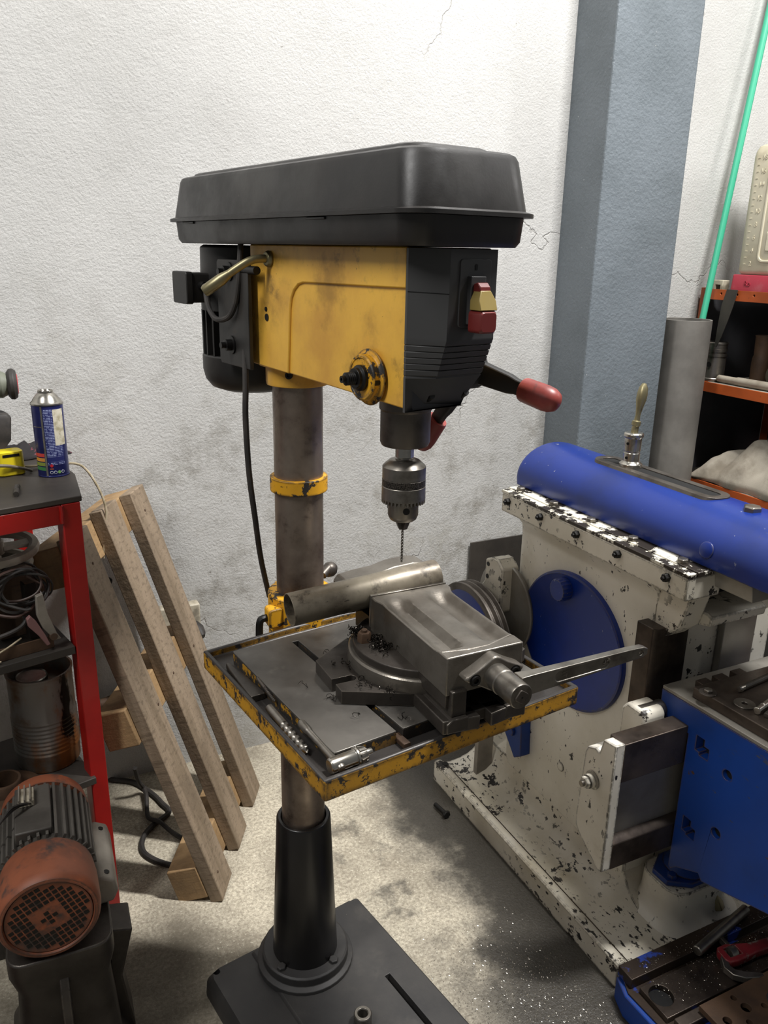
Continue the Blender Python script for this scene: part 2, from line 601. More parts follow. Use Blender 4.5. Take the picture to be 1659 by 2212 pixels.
# head casting
b = B()
vb, vf, w, zb, zh = .027, -.374, .065, 1.269, 1.455
b.prism([(vb, zb + .006), (vb, zh), (-.338, zh), (-.338, 1.335), (-.29, zb - .002)], -w + .0035, w, 'x')
b.prism([(-.29, zb - .002), (-.338, 1.335), (-.338, zh), (vf + .004, zh), (vf + .004, zb - .004)], -w + .0035, -w + .0075, 'x')
b.prism([(-.336, 1.335), (-.336, zh), (vf, zh), (vf, 1.345)], w - .006, w, 'x')
fr = [(vb, zh), (vf + .003, zh), (vf + .003, 1.408)]
fr += [(-.135 + .03 * math.cos(R(a)), 1.376 + .03 * math.sin(R(a))) for a in (90, 112, 135, 157, 180)][:0]
fr += [(-.132, 1.405), (-.118, 1.402), (-.106, 1.394), (-.098, 1.383), (-.094, 1.368), (-.086, zb + .0035), (vb, zb + .006)]
b.prism(fr, -w, -w + .006, 'x')
b.lathe([(0, 1.272), (.062, 1.272), (.062, 1.455), (0, 1.455)], None, 32)          # bore housing behind
head = obj('head', b, MT['yellow'], press, .0025)
obj('head_collar', B().lathe([(.0412, 1.241), (.050, 1.241), (.051, 1.246), (.051, 1.276), (.0412, 1.276)], n=48), MT['yellow'], press, .001)
for y, z, r in ((-.022, 1.362, .0035), (-.024, 1.350, .0055)):
    obj('set_screw', B().cyl((-w - .0012, y, z), (-w + .004, y, z), r, n=16), MT['bolt_black'], head)
obj('set_screw', B().lathe([(0, 0), (.006, 0), (.006, .004), (.003, .004), (.003, .001), (0, .001)], ax((-.036, -.038, 1.262), (-.75, -.65, 0)), 16), MT['bolt_black'], head)
obj('stop_screw', B().lathe([(0, 0), (.012, 0), (.012, .002), (.0062, .002), (.0062, .012), (.003, .012), (.003, .008), (0, .008)], ax((-w, -.323, 1.293), (-1, 0, 0)), 20), MT['bolt_black'], head)
# belt tension lever: bent zinc rod through the head side
b = B().tube(smooth_path([(-w + .01, -.037, 1.435), (-w - .018, -.037, 1.435), (-w - .034, -.034, 1.431), (-w - .05, -.025, 1.420), (-w - .062, -.017, 1.410)]), [.006] * 25, 14)
lv = obj('tension_lever', b, MT['brass'], press)
d = V((-.012, .008, -.010))
p = V((-w - .058, -.020, 1.4135))
obj('lever_grip', B().lathe([(0, -.002), (.006, 0), (.0088, .014), (.0088, .043), (.0072, .046), (0, .046)], ax(p, d), 20), MT['brass'], lv)
obj('lever_collar', B().lathe([(.006, 0), (.0115, 0), (.012, .003), (.010, .007), (.006, .008)], ax((-w, -.037, 1.435), (-1, 0, 0)), 24), MT['brass'], lv, .0006)

# depth spring hub on the pinion shaft
hub = obj('spring_hub', B().lathe([(0, 0), (.036, 0), (.036, .002), (.031, .0035), (.0295, .005), (.0295, .0125), (.0275, .014), (.025, .014), (.0245, .013), (.017, .013), (0, .013)], ax((-w, -.299, 1.2955), (-1, 0, 0)), 40), MT['yellow_chip'], press, .0006)
obj('hub_nut', B().lathe([(0, .0125), (.0165, .0125), (.0165, .0175), (.013, .0195), (.013, .024), (0, .024)], ax((-w, -.299, 1.2955), (-1, 0, 0)), 32), MT['bolt_black'], hub, .0006)
b = B().lathe([(0, .023)] + [(.0075 + .0009 * (k % 2), .024 + .0014 * k) for k in range(10)] + [(.0045, .038), (.0045, .043), (.002, .043), (.002, .040), (0, .040)], ax((-w, -.299, 1.2955), (-1, 0, 0)), 20)
obj('threaded_stub', b, MT['bolt_black'], hub)

# black front cover, front slants back low down, with ridges
def fsec(z, f, hw, cw, cr=None):
    """outline at height z: yellow joint at y=vf, flat front at y=-f"""
    cr = cw if cr is None else cr
    return [(-cw, vf + .003, z), (-cw, vf - .001, z), (-hw, -f, z), (hw, -f, z), (cr, vf - .001 + (cw - cr) * .2, z), (cr, vf + .003 + (cw - cr) * .2, z)]
loops = [fsec(1.4535, .416, .036, .0655), fsec(1.352, .415, .037, .0655)]
z = 1.350
for k in range(6):
    t0, t1 = k / 6, (k + .78) / 6
    for t, ins in ((t0, .0), (t1, .0), (t1 + .02, .0022)):
        zz = 1.350 - .044 * t
        loops.append(fsec(zz, .415 - .016 * t - ins, .037 - .001 * t - ins * .4, 0.0655 - ins * .35, .0655 - .0145 * t - ins * .35))
loops += [fsec(1.304, .397, .036, .0655, .050), fsec(1.262, .364, .030, .0652, .0305)]
fc = obj('front_cover', B().loft(loops), MT['black_front'], press, .0008, sm=28)
for x in (-.026, .03):
    obj('cover_screw', B().cyl((x, -.369, 1.2745), (x, -.3785, 1.2805), .0045, n=16), MT['bolt_black'], fc)
obj('seam_line', B().tube([(-.0655, vf - .0012, 1.405), (-.0362, -.4162, 1.4035)], .0005, 5), MT['bolt_black'], fc)
# switch
sw = obj('switch_plate', B().loft([[(x, y, z) for x, z in rrect(.024, .0385, .004, 3, .002, 1.404)] for y in (-.414, -.4172)]), MT['black_front'], press, .0006)
obj('plate_screw', B().loft([[(x, y, z) for x, z in rrect(.0018, .0035, .0017, 3, .002, 1.4335)] for y in (-.4165, -.4178)]), MT['bolt_black'], sw)
obj('switch_frame', B().bx(-.0105, .0125, -.424, -.416, 1.369, 1.4235), MT['black_front'], sw, .001)
pr = [(-.424, 1.415), (-.431, 1.417), (-.436, 1.412), (-.437, 1.405), (-.424, 1.405)]
obj('switch_button', B().prism(pr, -.0075, .0085, 'x'), MT['red_plastic'], sw, .001)
b = B().loft([[(-.007 - .0, -.4375, 1.408), (.008, -.4375, 1.408), (.0135, -.4415, 1.397), (.0135, -.4445, 1.386), (-.0125, -.4445, 1.386), (-.0125, -.4415, 1.397)],
              [(-.007, -.425, 1.408), (.008, -.425, 1.408), (.0135, -.425, 1.397), (.0135, -.425, 1.386), (-.0125, -.425, 1.386), (-.0125, -.425, 1.397)]])
obj('switch_key', b, MT['cream'], sw, .0008)
b = B().loft([[(x, y, z) for x, z in rrect(.0132 - i, .0128 - i, .0045, 4, .0005, 1.3728)] for y, i in ((-.424, 0), (-.4425, 0), (-.4455, .002))])
obj('stop_paddle', b, MT['red_plastic'], sw)

# belt cover
def csec(z, hw, yf, yb, r):
    cy, hh = (-yf + yb) / 2, (yf + yb) / 2
    return [(x, y, z) for x, y in rrect(hw, hh, r, 6, -.011, cy)]
loops = [csec(1.4556, .084, .424, .243, .03), csec(1.462, .0885, .428, .247, .032), csec(1.4885, .0905, .431, .25, .034)]
cv = obj('belt_cover', B().loft(loops), MT['black_plastic'], press, 0)
loops = [csec(1.489, .0985, .440, .258, .036), csec(1.4935, .0985, .440, .258, .036), csec(1.496, .0915, .433, .251, .034), csec(1.55, .0845, .426, .244, .04),
         csec(1.5555, .082, .4235, .2415, .04), csec(1.558, .077, .4185, .2365, .036), csec(1.5595, .064, .39, .225, .026), csec(1.5635, .061, .386, .222, .024), csec(1.5655, .056, .381, .217, .02)]
lid = obj('belt_cover_lid', B().loft(loops), MT['black_plastic'], press, 0, sm=24)
for y in (.17, -.23):
    obj('lid_latch', B().bx(-.1035, -.095, y - .022, y + .022, 1.485, 1.4885), MT['black_plastic'], cv, .0008)

# motor hung behind the head
mx, my = 0.008, .172
Mm = Mx.Translation((mx, my, 0))
mot = obj('motor', B().lathe([(0, 1.27), (.072, 1.27), (.074, 1.345), (.086, 1.347), (.086, 1.375), (.084, 1.45), (.078, 1.454), (0, 1.454)], Mm, 48), MT['black_motor'], press, .001)
obj('fan_cover', B().lathe([(0, 1.208), (.055, 1.209), (.074, 1.216), (.084, 1.229), (.088, 1.246), (.088, 1.27), (.086, 1.2725), (0, 1.2725)], Mm, 48), MT['black_motor'], mot)
fin = None
for k in range(26):
    a = 2 * PI * k / 26
    if fin is None:
        fin = obj('cooling_fin', B().bx(.070, .0865, -.002, .002, 1.272, 1.347), MT['black_motor'], mot, 0, M=Mm @ Mx.Rotation(a, 4, 'Z'))
    else:
        f2 = fin.copy()
        C.objects.link(f2)
        f2.matrix_local = Mm @ Mx.Rotation(a, 4, 'Z')
tbx = obj('terminal_box', B().loft([[(x, y, z) for y, z in rrect(.028, .024, .004, 3, .186, 1.385)] for x in (-.106, -.1, -.07)]), MT['black_motor'], mot, .0015)
tbx2 = obj('terminal_lid', B().loft([[(x, y, z) for y, z in rrect(.030, .026, .005, 3, .186, 1.385)] for x in (-.117, -.105)]), MT['black_motor'], tbx, .0015)
obj('cable_gland', B().lathe([(.003, 0), (.0085, 0), (.0085, .006), (.007, .01), (.003, .01)], ax((-.088, .158, 1.388), (0, -1, 0)), 20), MT['bolt_black'], tbx)
b = B().tube(smooth_path([(-.088, .156, 1.388), (-.092, .138, 1.386), (-.098, .120, 1.368), (-.099, .108, 1.352), (-.098, .085, 1.340), (-.092, .055, 1.345), (-.088, .038, 1.365), (-.085, .03, 1.395), (-.082, .028, 1.43), (-.078, .030, 1.462)]), .0045, 10)
obj('motor_cord', b, MT['black_rubber'], mot)
# slotted mounting plate between motor and head
mp = obj('motor_mount', B().prism(rrect(.040, .058, .006, 3, .055, 1.375)[:0] or [(.002, 1.432), (.106, 1.432), (.111, 1.427), (.111, 1.276), (.106, 1.268), (.002, 1.268)], -.083, -.076, 'x'), MT['black_motor'], press, .0012)
for z in (1.414, 1.301):
    obj('mount_bolt', B().lathe([(0, 0), (.0145, 0), (.0145, .0025), (.009, .0028), (.009, .012), (.005, .0125), (.005, .020), (0, .020)], ax((-.083, .064, z), (-1, 0, 0)), 24), MT['bolt_black'], mp)
obj('slide_rod', B().cyl((-.079, .045, 1.418), (-.079, -.022, 1.418), .0062), MT['bolt_black'], mp)
b = B().tube(smooth_path([(-.07, .03, 1.35), (-.078, .026, 1.30), (-.086, .014, 1.24), (-.09, .01, 1.19), (-.086, .012, 1.10), (-.074, .02, 1.02), (-.05, .05, .93), (-.02, .08, .84)], 8), .0048, 10)
obj('power_cord', b, MT['black_rubber'], press)

# feed handle on the far side
hb = obj('feed_hub', B().lathe([(0, 0), (.028, 0), (.028, .05), (.02, .055), (0, .055)], ax((w, -.299, 1.2955), (1, 0, 0)), 32), MT['black_motor'], press, .0015)
c0 = V((.106, -.299, 1.2955))
def feed_arm(ang, d=None):
    d = V(d or (.16, -math.cos(ang), math.sin(ang))).normalized()
    e = V((1, 0, 0)) - d * d.x
    e.normalize()
    n = d.cross(e)
    loops = []
    for t, hw, ht in ((0, .017, .008), (.07, .013, .007), (.082, .0105, .006), (.10, .010, .006)):
        loops.append([c0 + d * t + n * x + e * y for x, y in rrect(hw, ht, .003, 2)])
    a = obj('feed_arm', B().loft(loops), MT['black_motor'], hb, .001)
    g = obj('feed_grip', B().lathe([(0, .094), (.0155, .094), (.0165, .097), (.0172, .130), (.0162, .139), (.0125, .147), (.006, .151), (0, .152)], ax(c0, d), 28), MT['red_grip'], a)
feed_arm(R(-11))
feed_arm(0, (-.025, .079, -.127))
feed_arm(R(105))

# quill, chuck
qy = -.292
Mq = Mx.Translation((0, qy, 0))
qc = obj('quill_collar', B().lathe([(0, 1.198), (.016, 1.198), (.032, 1.198), (.0342, 1.203), (.0342, 1.246), (.036, 1.248), (.036, 1.262), (.0342, 1.264), (.0342, 1.30), (0, 1.30)], Mq, 44), MT['steel_dark'], press, .0006)
sp = obj('spindle', B().lathe([(0, 1.17), (.0095, 1.17), (.0095, 1.180), (.0128, 1.181), (.0128, 1.2), (0, 1.2)], Mq, 32), MT['steel_bright'], press, .0004)
ck = obj('chuck', B().lathe([(0, 1.1785), (.012, 1.1785), (.013, 1.1775), (.021, 1.1765), (.0275, 1.171), (.0302, 1.168), (.0302, 1.152), (.0298, 1.1515), (.0298, 1.1405), (.0305, 1.140), (.0308, 1.122), (.027, 1.1205), (.0215, 1.1205),
                         (.0215, 1.098), (.019, 1.092), (.0165, 1.090), (0, 1.090)], Mq, 48), MT['steel'], press, .0003)
obj('knurled_band', B().lathe([(.0296, 1.1408), (.0303, 1.1412), (.0303, 1.1505), (.0296, 1.151)], Mq, 60), mat('knurled_steel', '605b55', .4, .85, layers=[dict(col='2b2826', scale=700, lo=.45, hi=.55)], bump=(900, .5, .001)), ck)
tooth = None
for k in range(34):
    Mt = Mq @ Mx.Rotation(2 * PI * k / 34, 4, 'Z')
    if tooth is None:
        tooth = obj('chuck_tooth', B().prism([(-.0017, 1.1225), (.0017, 1.1225), (.0006, 1.1165), (-.0006, 1.1165)], .0235, .0306, 'x'), MT['steel'], ck, M=Mt)
    else:
        t2 = tooth.copy()
        C.objects.link(t2)
        t2.matrix_local = Mt
for a in (-95, 25, 145):
    obj('key_hole', B().cyl((0, 0, 0), (.0008, 0, 0), .0048, n=18), MT['bolt_black'], ck, M=Mq @ Mx.Rotation(R(a - 20), 4, 'Z') @ Mx.Translation((.0212, 0, 1.108)))
for a in (-60, 60, 180):
    obj('chuck_jaw', B().loft([[(.0012, -.0035, 1.076), (.0055, -.004, 1.076), (.0055, .004, 1.076), (.0012, .0035, 1.076)], [(.0012, -.0035, 1.092), (.0115, -.0055, 1.092), (.0115, .0055, 1.092), (.0012, .0035, 1.092)]]), MT['steel_dark'], ck, .0004, M=Mq @ Mx.Rotation(R(a - 20), 4, 'Z'))


def drill_mesh(r, L, shank, turns, n=90):
    """twist drill along +z: shank from 0, tip at L"""
    loops = []
    for i in range(n + 1):
        z = shank + (L - shank) * i / n
        a = turns * 2 * PI * i / n
        tip = max(0., min(1., (L - z) / (r * 1.0)))
        lp = []
        for k in range(16):
            t = 2 * PI * k / 16
            rr = r * (1 - .42 * max(0, math.cos(2 * t)) ** 1.5)
            rr *= (.1 + .9 * tip)
            lp.append((rr * math.cos(t + a), rr * math.sin(t + a), z))
        loops.append(lp)
    b = B().loft(loops)
    b.cyl((0, 0, 0), (0, 0, shank + r * .3), r * .99, n=16)
    return b


Mw = Mx.Translation((AX, AY, 0)) @ Mx.Rotation(R(36), 4, 'Z')
bit = obj('drill_bit', drill_mesh(.0018, .066, .012, 6), MT['steel'], None, 0, sm=30)
bit.matrix_world = Mw @ Mx.Translation((0, qy, 1.091)) @ Mx.Rotation(PI, 4, 'X')
tag(bit, 'thin twist drill bit clamped in the drill press chuck', 'drill bit')

# ------------------------------------------------------------------ more materials
MT['cast'] = mat('grey_cast_iron', '7a756d', .38, .65, var=('575149', 9, .35, .7), bump=(240, .22, .001), rvar=(14, .28, .5),
                 layers=[dict(col='2a2624', scale=20, lo=.6, hi=.72, amt=.6, rough=.6),
                         dict(col='d8d6d0', scale=210, lo=.745, hi=.765, amt=.85, rough=.5, metal=0., mask=(12, .4, .6))],
                 edge=('8a847c', .003, .3, .9))
MT['cast_dark'] = mat('oily_black_cast_iron', '47423d', .42, .5, var=('332e2a', 12, .35, .7), bump=(240, .2, .001),
                      layers=[dict(col='b8b4ac', scale=220, lo=.745, hi=.765, amt=.8, mask=(12, .4, .6))],
                      edge=('6a645c', .003, .35, .8))
MT['pipe_steel'] = mat('tarnished_tube_steel', '857c6c', .52, .35, var=('574e42', 14, .38, .68), bump=(320, .08, .0006), rvar=(20, .3, .5),
                       layers=[dict(col='332d28', scale=26, lo=.52, hi=.64, amt=.7, detail=10, nr=.75), dict(col='2c2722', scale=70, lo=.64, hi=.68, amt=.8, stretch=(1, 1, .3), off=12), dict(col='a09884', scale=9, lo=.55, hi=.7, amt=.5, off=7)])
MT['blue'] = mat('machine_blue_enamel', '06297a', .36, coat=.08, bump=(90, .05, .001), var=('052265', 5, .4, .7),
                 layers=[dict(col='a3a4a8', scale=80, lo=.675, hi=.69, rough=.5, depth=.6, stretch=(1, 1, .6), mask=(6, .38, .54)),
                         dict(col='4b463f', scale=30, lo=.66, hi=.675, rough=.55, depth=.8, off=3, detail=9, nr=.7, mask=(5, .45, .6))],
                 edge=('54504a', .004, .45, .3))
MT['blue_flat'] = mat('dull_blue_enamel', '083a8a', .48, var=('063072', 5, .4, .7), bump=(150, .06, .001),
                      layers=[dict(col='3c3f4a', scale=40, lo=.62, hi=.65, rough=.55, depth=.6, stretch=(1, .5, 1.8), mask=(4, .42, .58)),
                              dict(col='4a3526', scale=22, lo=.69, hi=.72, off=5)],
                      edge=('4a3a2c', .005, .5, .2))
MT['white'] = mat('chipped_cream_enamel', 'e0dbcf', .38, coat=.1, var=('cec8b8', 4, .35, .7), bump=(70, .08, .0015),
                  layers=[dict(col='a8987a', scale=5, lo=.6, hi=.8, amt=.5, off=8),
                          dict(col='211e1b', scale=60, lo=.625, hi=.64, rough=.5, depth=1., stretch=(1, 1, .55), mask=(3.2, .36, .54)),
                          dict(col='2a2622', scale=20, lo=.64, hi=.655, rough=.5, depth=1., off=6, detail=9, nr=.68, mask=(2.4, .42, .55))],
                  edge=('2b2622', .007, .5, .2))
MT['white_worn'] = mat('badly_chipped_cream_enamel', 'deD8ca', .4, var=('cac3b2', 4, .35, .7), bump=(70, .1, .0015),
                       layers=[dict(col='211e1b', scale=42, lo=.585, hi=.60, rough=.5, depth=1., mask=(3.5, .4, .52)),
                               dict(col='2a2521', scale=12, lo=.60, hi=.615, rough=.5, depth=1., off=6, detail=9, nr=.7)],
                       edge=('2b2622', .006, .5, .2))
MT['white_base'] = mat('oil_stained_cream_enamel', 'dcd6c8', .4, var=('c2baa6', 4, .35, .7), bump=(70, .1, .0015),
                       layers=[dict(col='a08c66', scale=5, lo=.56, hi=.78, amt=.55, off=8),
                               dict(col='211e1b', scale=75, lo=.585, hi=.60, rough=.5, depth=1., stretch=(1, .55, .8), mask=(3.5, .36, .52)),
                               dict(col='262220', scale=11, lo=.58, hi=.595, rough=.45, depth=1., off=6, detail=10, nr=.72)],
                       edge=('2b2622', .009, .5, .2))
MT['strip_worn'] = mat('worn_guide_strip', 'd8d3c4', .4, bump=(70, .1, .0015),
                       layers=[dict(col='37312b', scale=20, lo=.47, hi=.485, rough=.4, metal=.4, depth=1., detail=10, nr=.7)])
MT['wheel_grey'] = mat('pale_grey_casting', 'b9b1a3', .6, .1, var=('958d80', 8, .35, .7), bump=(160, .2, .0015))
MT['oily_steel'] = mat('oily_brown_steel', '5a5048', .36, .65, var=('2e2723', 8, .35, .7), bump=(260, .1, .0008), rvar=(11, .25, .5),
                       layers=[dict(col='5c4128', scale=6, lo=.58, hi=.78, amt=.5, rough=.5),
                               dict(col='a09a90', scale=230, lo=.74, hi=.765, amt=.8, mask=(7, .4, .6))])
MT['ground_steel'] = mat('ground_bright_steel', '9b978f', .4, .45, var=('7d786f', 5, .35, .7), bump=(300, .05, .0005),
                         layers=[dict(col='40362e', scale=5, lo=.58, hi=.72, amt=.75, off=3)])
MT['rust_blue'] = mat('rusty_blue_plate', '463a30', .42, .5, var=('2c2420', 7, .35, .7), bump=(240, .15, .001),
                      layers=[dict(col='1f3a8c', scale=13, lo=.56, hi=.60, rough=.4, metal=0., amt=.9),
                              dict(col='a8a298', scale=260, lo=.69, hi=.73, amt=.8, mask=(6, .45, .6))])
MT['wood'] = None


def wood_mat(name, c1, c2, c3):
    t = NT(name)
    n1 = t.noise(26, 6, .6, (1, 1, .10), dist=.6)
    c = t.mix(t.step(n1, .35, .68), srgb(c1), srgb(c2))
    # cross saw marks
    c = t.mix(t.math('MULTIPLY', t.step(t.noise(110, 4, .6, (.2, .5, 1.)), .50, .66), .42), c, srgb(c3))
    c = t.mix(t.math('MULTIPLY', t.step(t.noise(5, 6, .65, off=4), .5, .75), .6), c, srgb('6b5d4d'))
    c = t.mix(t.step(t.noise(16, 3, .6, off=14), .74, .77), c, srgb('3a2c20'))
    t.inp(t.bs.inputs['Base Color'], c)
    t.bs.inputs['Roughness'].default_value = .72
    t.bump(t.math('ADD', t.noise(85, 4, .6, (.2, .35, 1.)), t.noise(200, 3, .6)), .35, .002)
    return t.m


MT['wood'] = wood_mat('weathered_pallet_wood', '94826d', '786854', '4c3e30')
MT['wood_pale'] = wood_mat('pale_block_wood', 'a58760', '8f7350', '755c40')
MT['wood_dark'] = wood_mat('dark_old_wood', '4f3a28', '3c2b1e', '2c2018')
MT['red_paint'] = mat('red_bench_paint', '9b1713', .35, var=('84120f', 6, .4, .7), coat=.1, bump=(120, .05, .001),
                      layers=[dict(col='3c0f0d', scale=48, lo=.70, hi=.73, amt=.8, stretch=(1, 1, .4))])
MT['bench_top'] = mat('dark_bench_sheet', '37322e', .55, .3, var=('46403a', 8, .4, .7), bump=(160, .12, .001))
MT['dark_iron'] = mat('dusty_dark_iron', '36322e', .6, .3, var=('45403a', 9, .35, .7), bump=(180, .2, .0015))
MT['grey_cast'] = mat('dusty_grey_casting', '928b80', .6, .2, var=('6f6960', 8, .35, .7), bump=(160, .2, .0015))
MT['rust'] = mat('brown_rusted_iron', '56402e', .65, .2, var=('3d2e23', 12, .35, .7), bump=(150, .3, .0015))
MT['shavings'] = mat('steel_swarf', '4a4641', .3, .9, var=('26221f', 40, .4, .6))
MT['glint'] = mat('bright_swarf', 'b8b2a6', .25, .95)

# ------------------------------------------------------------------ vise on the drill press table
VX, VY = .138, .960
PZ = .8455                                # top of the table plate
vise = thing('machine_vise', 'oily grey cast iron machine vise bolted on the drill press table', 'vise', (VX, VY, PZ), 26.5)
k = -PZ                                   # heights below are above the floor


def vz(z):
    return z + k


cy = .165                                 # swivel centre behind the slab's front
pts = [(-.155, cy + .052), (-.155, cy - .045), (-.068, cy - .092), (.068, cy - .092), (.155, cy - .045), (.155, cy + .052), (.085, cy + .10), (-.085, cy + .10)]
cuts = []
for sx in (-1, 1):
    cuts.append(B().bx(sx * .128, sx * .18, cy - .024, cy - .009, -.01, .05))
    cuts.append(B().cyl((sx * .128, cy - .0165, -.01), (sx * .128, cy - .0165, .05), .0078))
obj('swivel_base', B().prism(pts, vz(PZ + .0002), vz(.8655)), MT['cast_dark'], vise, .0018, cuts=cuts)
obj('swivel_ring', B().lathe([(0, vz(.864)), (.114, vz(.864)), (.116, vz(.868)), (.1145, vz(.884)), (.112, vz(.8865)), (0, vz(.8865))], Mx.Translation((0, cy, 0)), 64), MT['cast'], vise, .0008)
# body: round flange turning on the ring, long rails carrying the slide, fixed rear jaw
b = B().lathe([(0, vz(.886)), (.108, vz(.886)), (.108, vz(.897)), (.105, vz(.899)), (0, vz(.899))], Mx.Translation((0, cy, 0)), 48, )
fl = obj('body_flange', b, MT['cast_dark'], vise, .001)
b = B()
for sx in (-1, 1):
    b.bx(sx * .03, sx * .053, -.006, .30, vz(.868), vz(.905))
    b.prism([(sx * .026, vz(.848)), (sx * .062, vz(.848)), (sx * .062, vz(.862)), (sx * .053, vz(.868)), (sx * .03, vz(.868))], -.012, .07, 'y')
b.bx(-.05, .05, .06, .30, vz(.88), vz(.899))
b.bx(-.05, .05, -.0, .012, vz(.849), vz(.866))
obj('body_rails', b, MT['cast_dark'], vise, .0015)
# front lugs of the body, overhanging the tray
b = B().prism([(-.066, -.008), (-.012, -.014), (-.012, .05), (-.066, .09)], vz(.8462), vz(.866))
obj('body_lug', b, MT['cast_dark'], vise, .0015)
b = B().prism([(.004, -.016), (.064, -.006), (.064, .06), (.004, .05)], vz(.8462), vz(.866))
obj('body_lug', b, MT['cast_dark'], vise, .0015)
jaw = [(-.085, vz(.90)), (-.085, vz(.946)), (-.078, vz(.955)), (-.05, vz(.959)), (-.02, vz(.961)), (.005, vz(.967)), (.04, vz(.969)), (.062, vz(.966)), (.07, vz(.955)), (.07, vz(.90))]
obj('fixed_jaw', B().prism(jaw, .2792, .318, 'y'), MT['cast'], vise, .003)
obj('jaw_plate', B().bx(-.07, .068, .2733, .279, vz(.905), vz(.955)), MT['steel'], vise, .0008)
# sliding jaw: slab with a scooped top
zt2 = .953
def scoop(y, u):
    """slab top height at (u, y): flat bands at both ends, two troughs beside a low spine"""
    e = min(max((y - .022) / .012, 0), 1) * min(max((.205 - y) / .03, 0), 1)
    side = math.exp(-(((abs(u) - .036) / .016) ** 4))
    return zt2 - e * (.002 + .013 * side)
ny, nx = 30, 22
loops = []
b = B()
grid = []
for j in range(ny + 1):
    y = .0 + .2165 * j / ny
    hw = .0595 + (.006 * min(max((y - .19) / .012, 0), 1))
    row = []
    for i in range(nx + 1):
        u = -hw + 2 * hw * i / nx
        row.append((u, y, vz(scoop(y, u) if 0 < i < nx else scoop(y, hw))))
    row.append((hw, y, vz(.900)))
    row.append((-hw, y, vz(.897)))
    grid.append(row)
sl = obj('slide', b.loft(grid), MT['cast'], vise, .0018, sm=30)
obj('jaw_plate', B().bx(-.0655, .0655, .2167, .2227, vz(.902), vz(.9545)), MT['steel'], vise, .0008)
obj('casting_rib', B().tube([(-.056, .019, vz(.9518)), (-.02, .012, vz(.9518)), (.01, .012, vz(.9518)), (.056, .026, vz(.9518))], .0018, 8), MT['cast'], sl)
b = B().bx(-.058, -.030, .002, .21, vz(.878), vz(.90))
b.bx(.030, .058, .002, .21, vz(.878), vz(.90))
obj('slide_skirt', b, MT['cast_dark'], vise, .001)
# screw flange
c = (.004, vz(.924))
out = []
for a in range(0, 360, 12):
    t = R(a)
    rx = .0215 + .0245 * abs(math.cos(t)) ** 3
    out.append((c[0] + rx * math.cos(t) * (1.0), c[1] + (.0255 - .010 * abs(math.cos(t)) ** 2) * math.sin(t) + .002))
fl2 = obj('screw_flange', B().loft([[(x, 0, z) for x, z in out], [(x, -.016, z) for x, z in out], [(c[0] + (x - c[0]) * .93, -.0185, c[1] + (z - c[1]) * .93) for x, z in out]]), MT['cast'], vise, .0008)
for sx in (-1, 1):
    obj('cap_screw', B().lathe([(0, .0), (.0085, .0), (.0085, .0012), (.0065, .0012), (.0065, .004), (.0038, .004), (.0038, .001), (0, .001)], ax((c[0] + sx * .031, -.0175, c[1]), (0, -1, 0)), 24), MT['bolt_black'], fl2)
obj('screw', B().lathe([(0, 0), (.018, .0), (.018, .026), (.0165, .028), (.0145, .028), (.0145, .032), (0, .032)], ax((c[0], -.012, c[1]), (0, -1, 0)), 36), MT['steel'], vise, .0006)
hub = obj('crank_handle', B().lathe([(0, .03), (.0165, .03), (.0172, .033), (.0172, .066), (.0162, .0685), (0, .0685)], ax((c[0], -.008, c[1]), (0, -1, 0)), 40), MT['steel'], vise, .0004)
loops = []
for x, z, h, y0, y1 in ((.012, .925, .0135, -.042, -.060), (.03, .9255, .0138, -.046, -.060), (.10, .928, .0118, -.048, -.060), (.19, .9315, .0088, -.049, -.060), (.214, .932, .0075, -.049, -.060), (.222, .932, .004, -.05, -.0595)):
    loops.append([(c[0] + x, y0, vz(z - h)), (c[0] + x, y1, vz(z - h)), (c[0] + x, y1, vz(z + h)), (c[0] + x, y0, vz(z + h))])
cr = B().cyl((c[0] + .21, -.03, vz(.932)), (c[0] + .21, -.08, vz(.932)), .0036, n=16)
rc = B().loft([[(c[0] + .065 + x * 1.0, y, vz(.927) + z + x * .035) for x, z in rrect(.045, .0075, .007, 5, .045, 0)] for y in (-.0585, -.07)])
obj('crank_arm', B().loft(loops), MT['steel'], hub, .0016, cuts=[cr, rc])
obj('square_end', B().loft([[(c[0] + x, y, c[1] + z) for x, z in rrect(.0078, .0078, .003, 4)] for y in (-.07, -.0785)], Mx.Translation((c[0], 0, c[1])) @ Mx.Rotation(R(35), 4, 'Y') @ Mx.Translation((-c[0], 0, -c[1]))), MT['steel_dark'], hub, .0006)
obj('centre_hole', B().cyl((c[0], -.0783, c[1]), (c[0], -.0789, c[1]), .0014, n=12), MT['bolt_black'], hub)


def text(name, s, size, parent, M, m, depth=.0004):
    cu = bpy.data.curves.new(name, 'FONT')
    cu.body, cu.size, cu.extrude, cu.resolution_u = s, size, depth, 3
    cu.align_x, cu.align_y = 'CENTER', 'CENTER'
    tmp = bpy.data.objects.new('tmp', cu)
    C.objects.link(tmp)
    bpy.context.view_layer.update()
    me = bpy.data.meshes.new_from_object(tmp.evaluated_get(bpy.context.evaluated_depsgraph_get()))
    bpy.data.objects.remove(tmp)
    bpy.data.curves.remove(cu)
    me.materials.clear()
    me.materials.append(m)
    o = bpy.data.objects.new(name, me)
    C.objects.link(o)
    o.parent = parent
    o.matrix_local = M
    o['kind'] = 'stuff'
    return o


XZ = Mx.Rotation(R(90), 4, 'X')
text('lettering', 'IT', .011, hub, Mx.Translation((c[0] + .080, -.0585, vz(.928))) @ XZ @ Mx.Rotation(R(-88), 4, 'Z'), MT['steel'])
text('lettering', 'DF', .010, hub, Mx.Translation((c[0] + .150, -.060, vz(.931))) @ XZ @ Mx.Rotation(R(182), 4, 'Z'), MT['steel'])
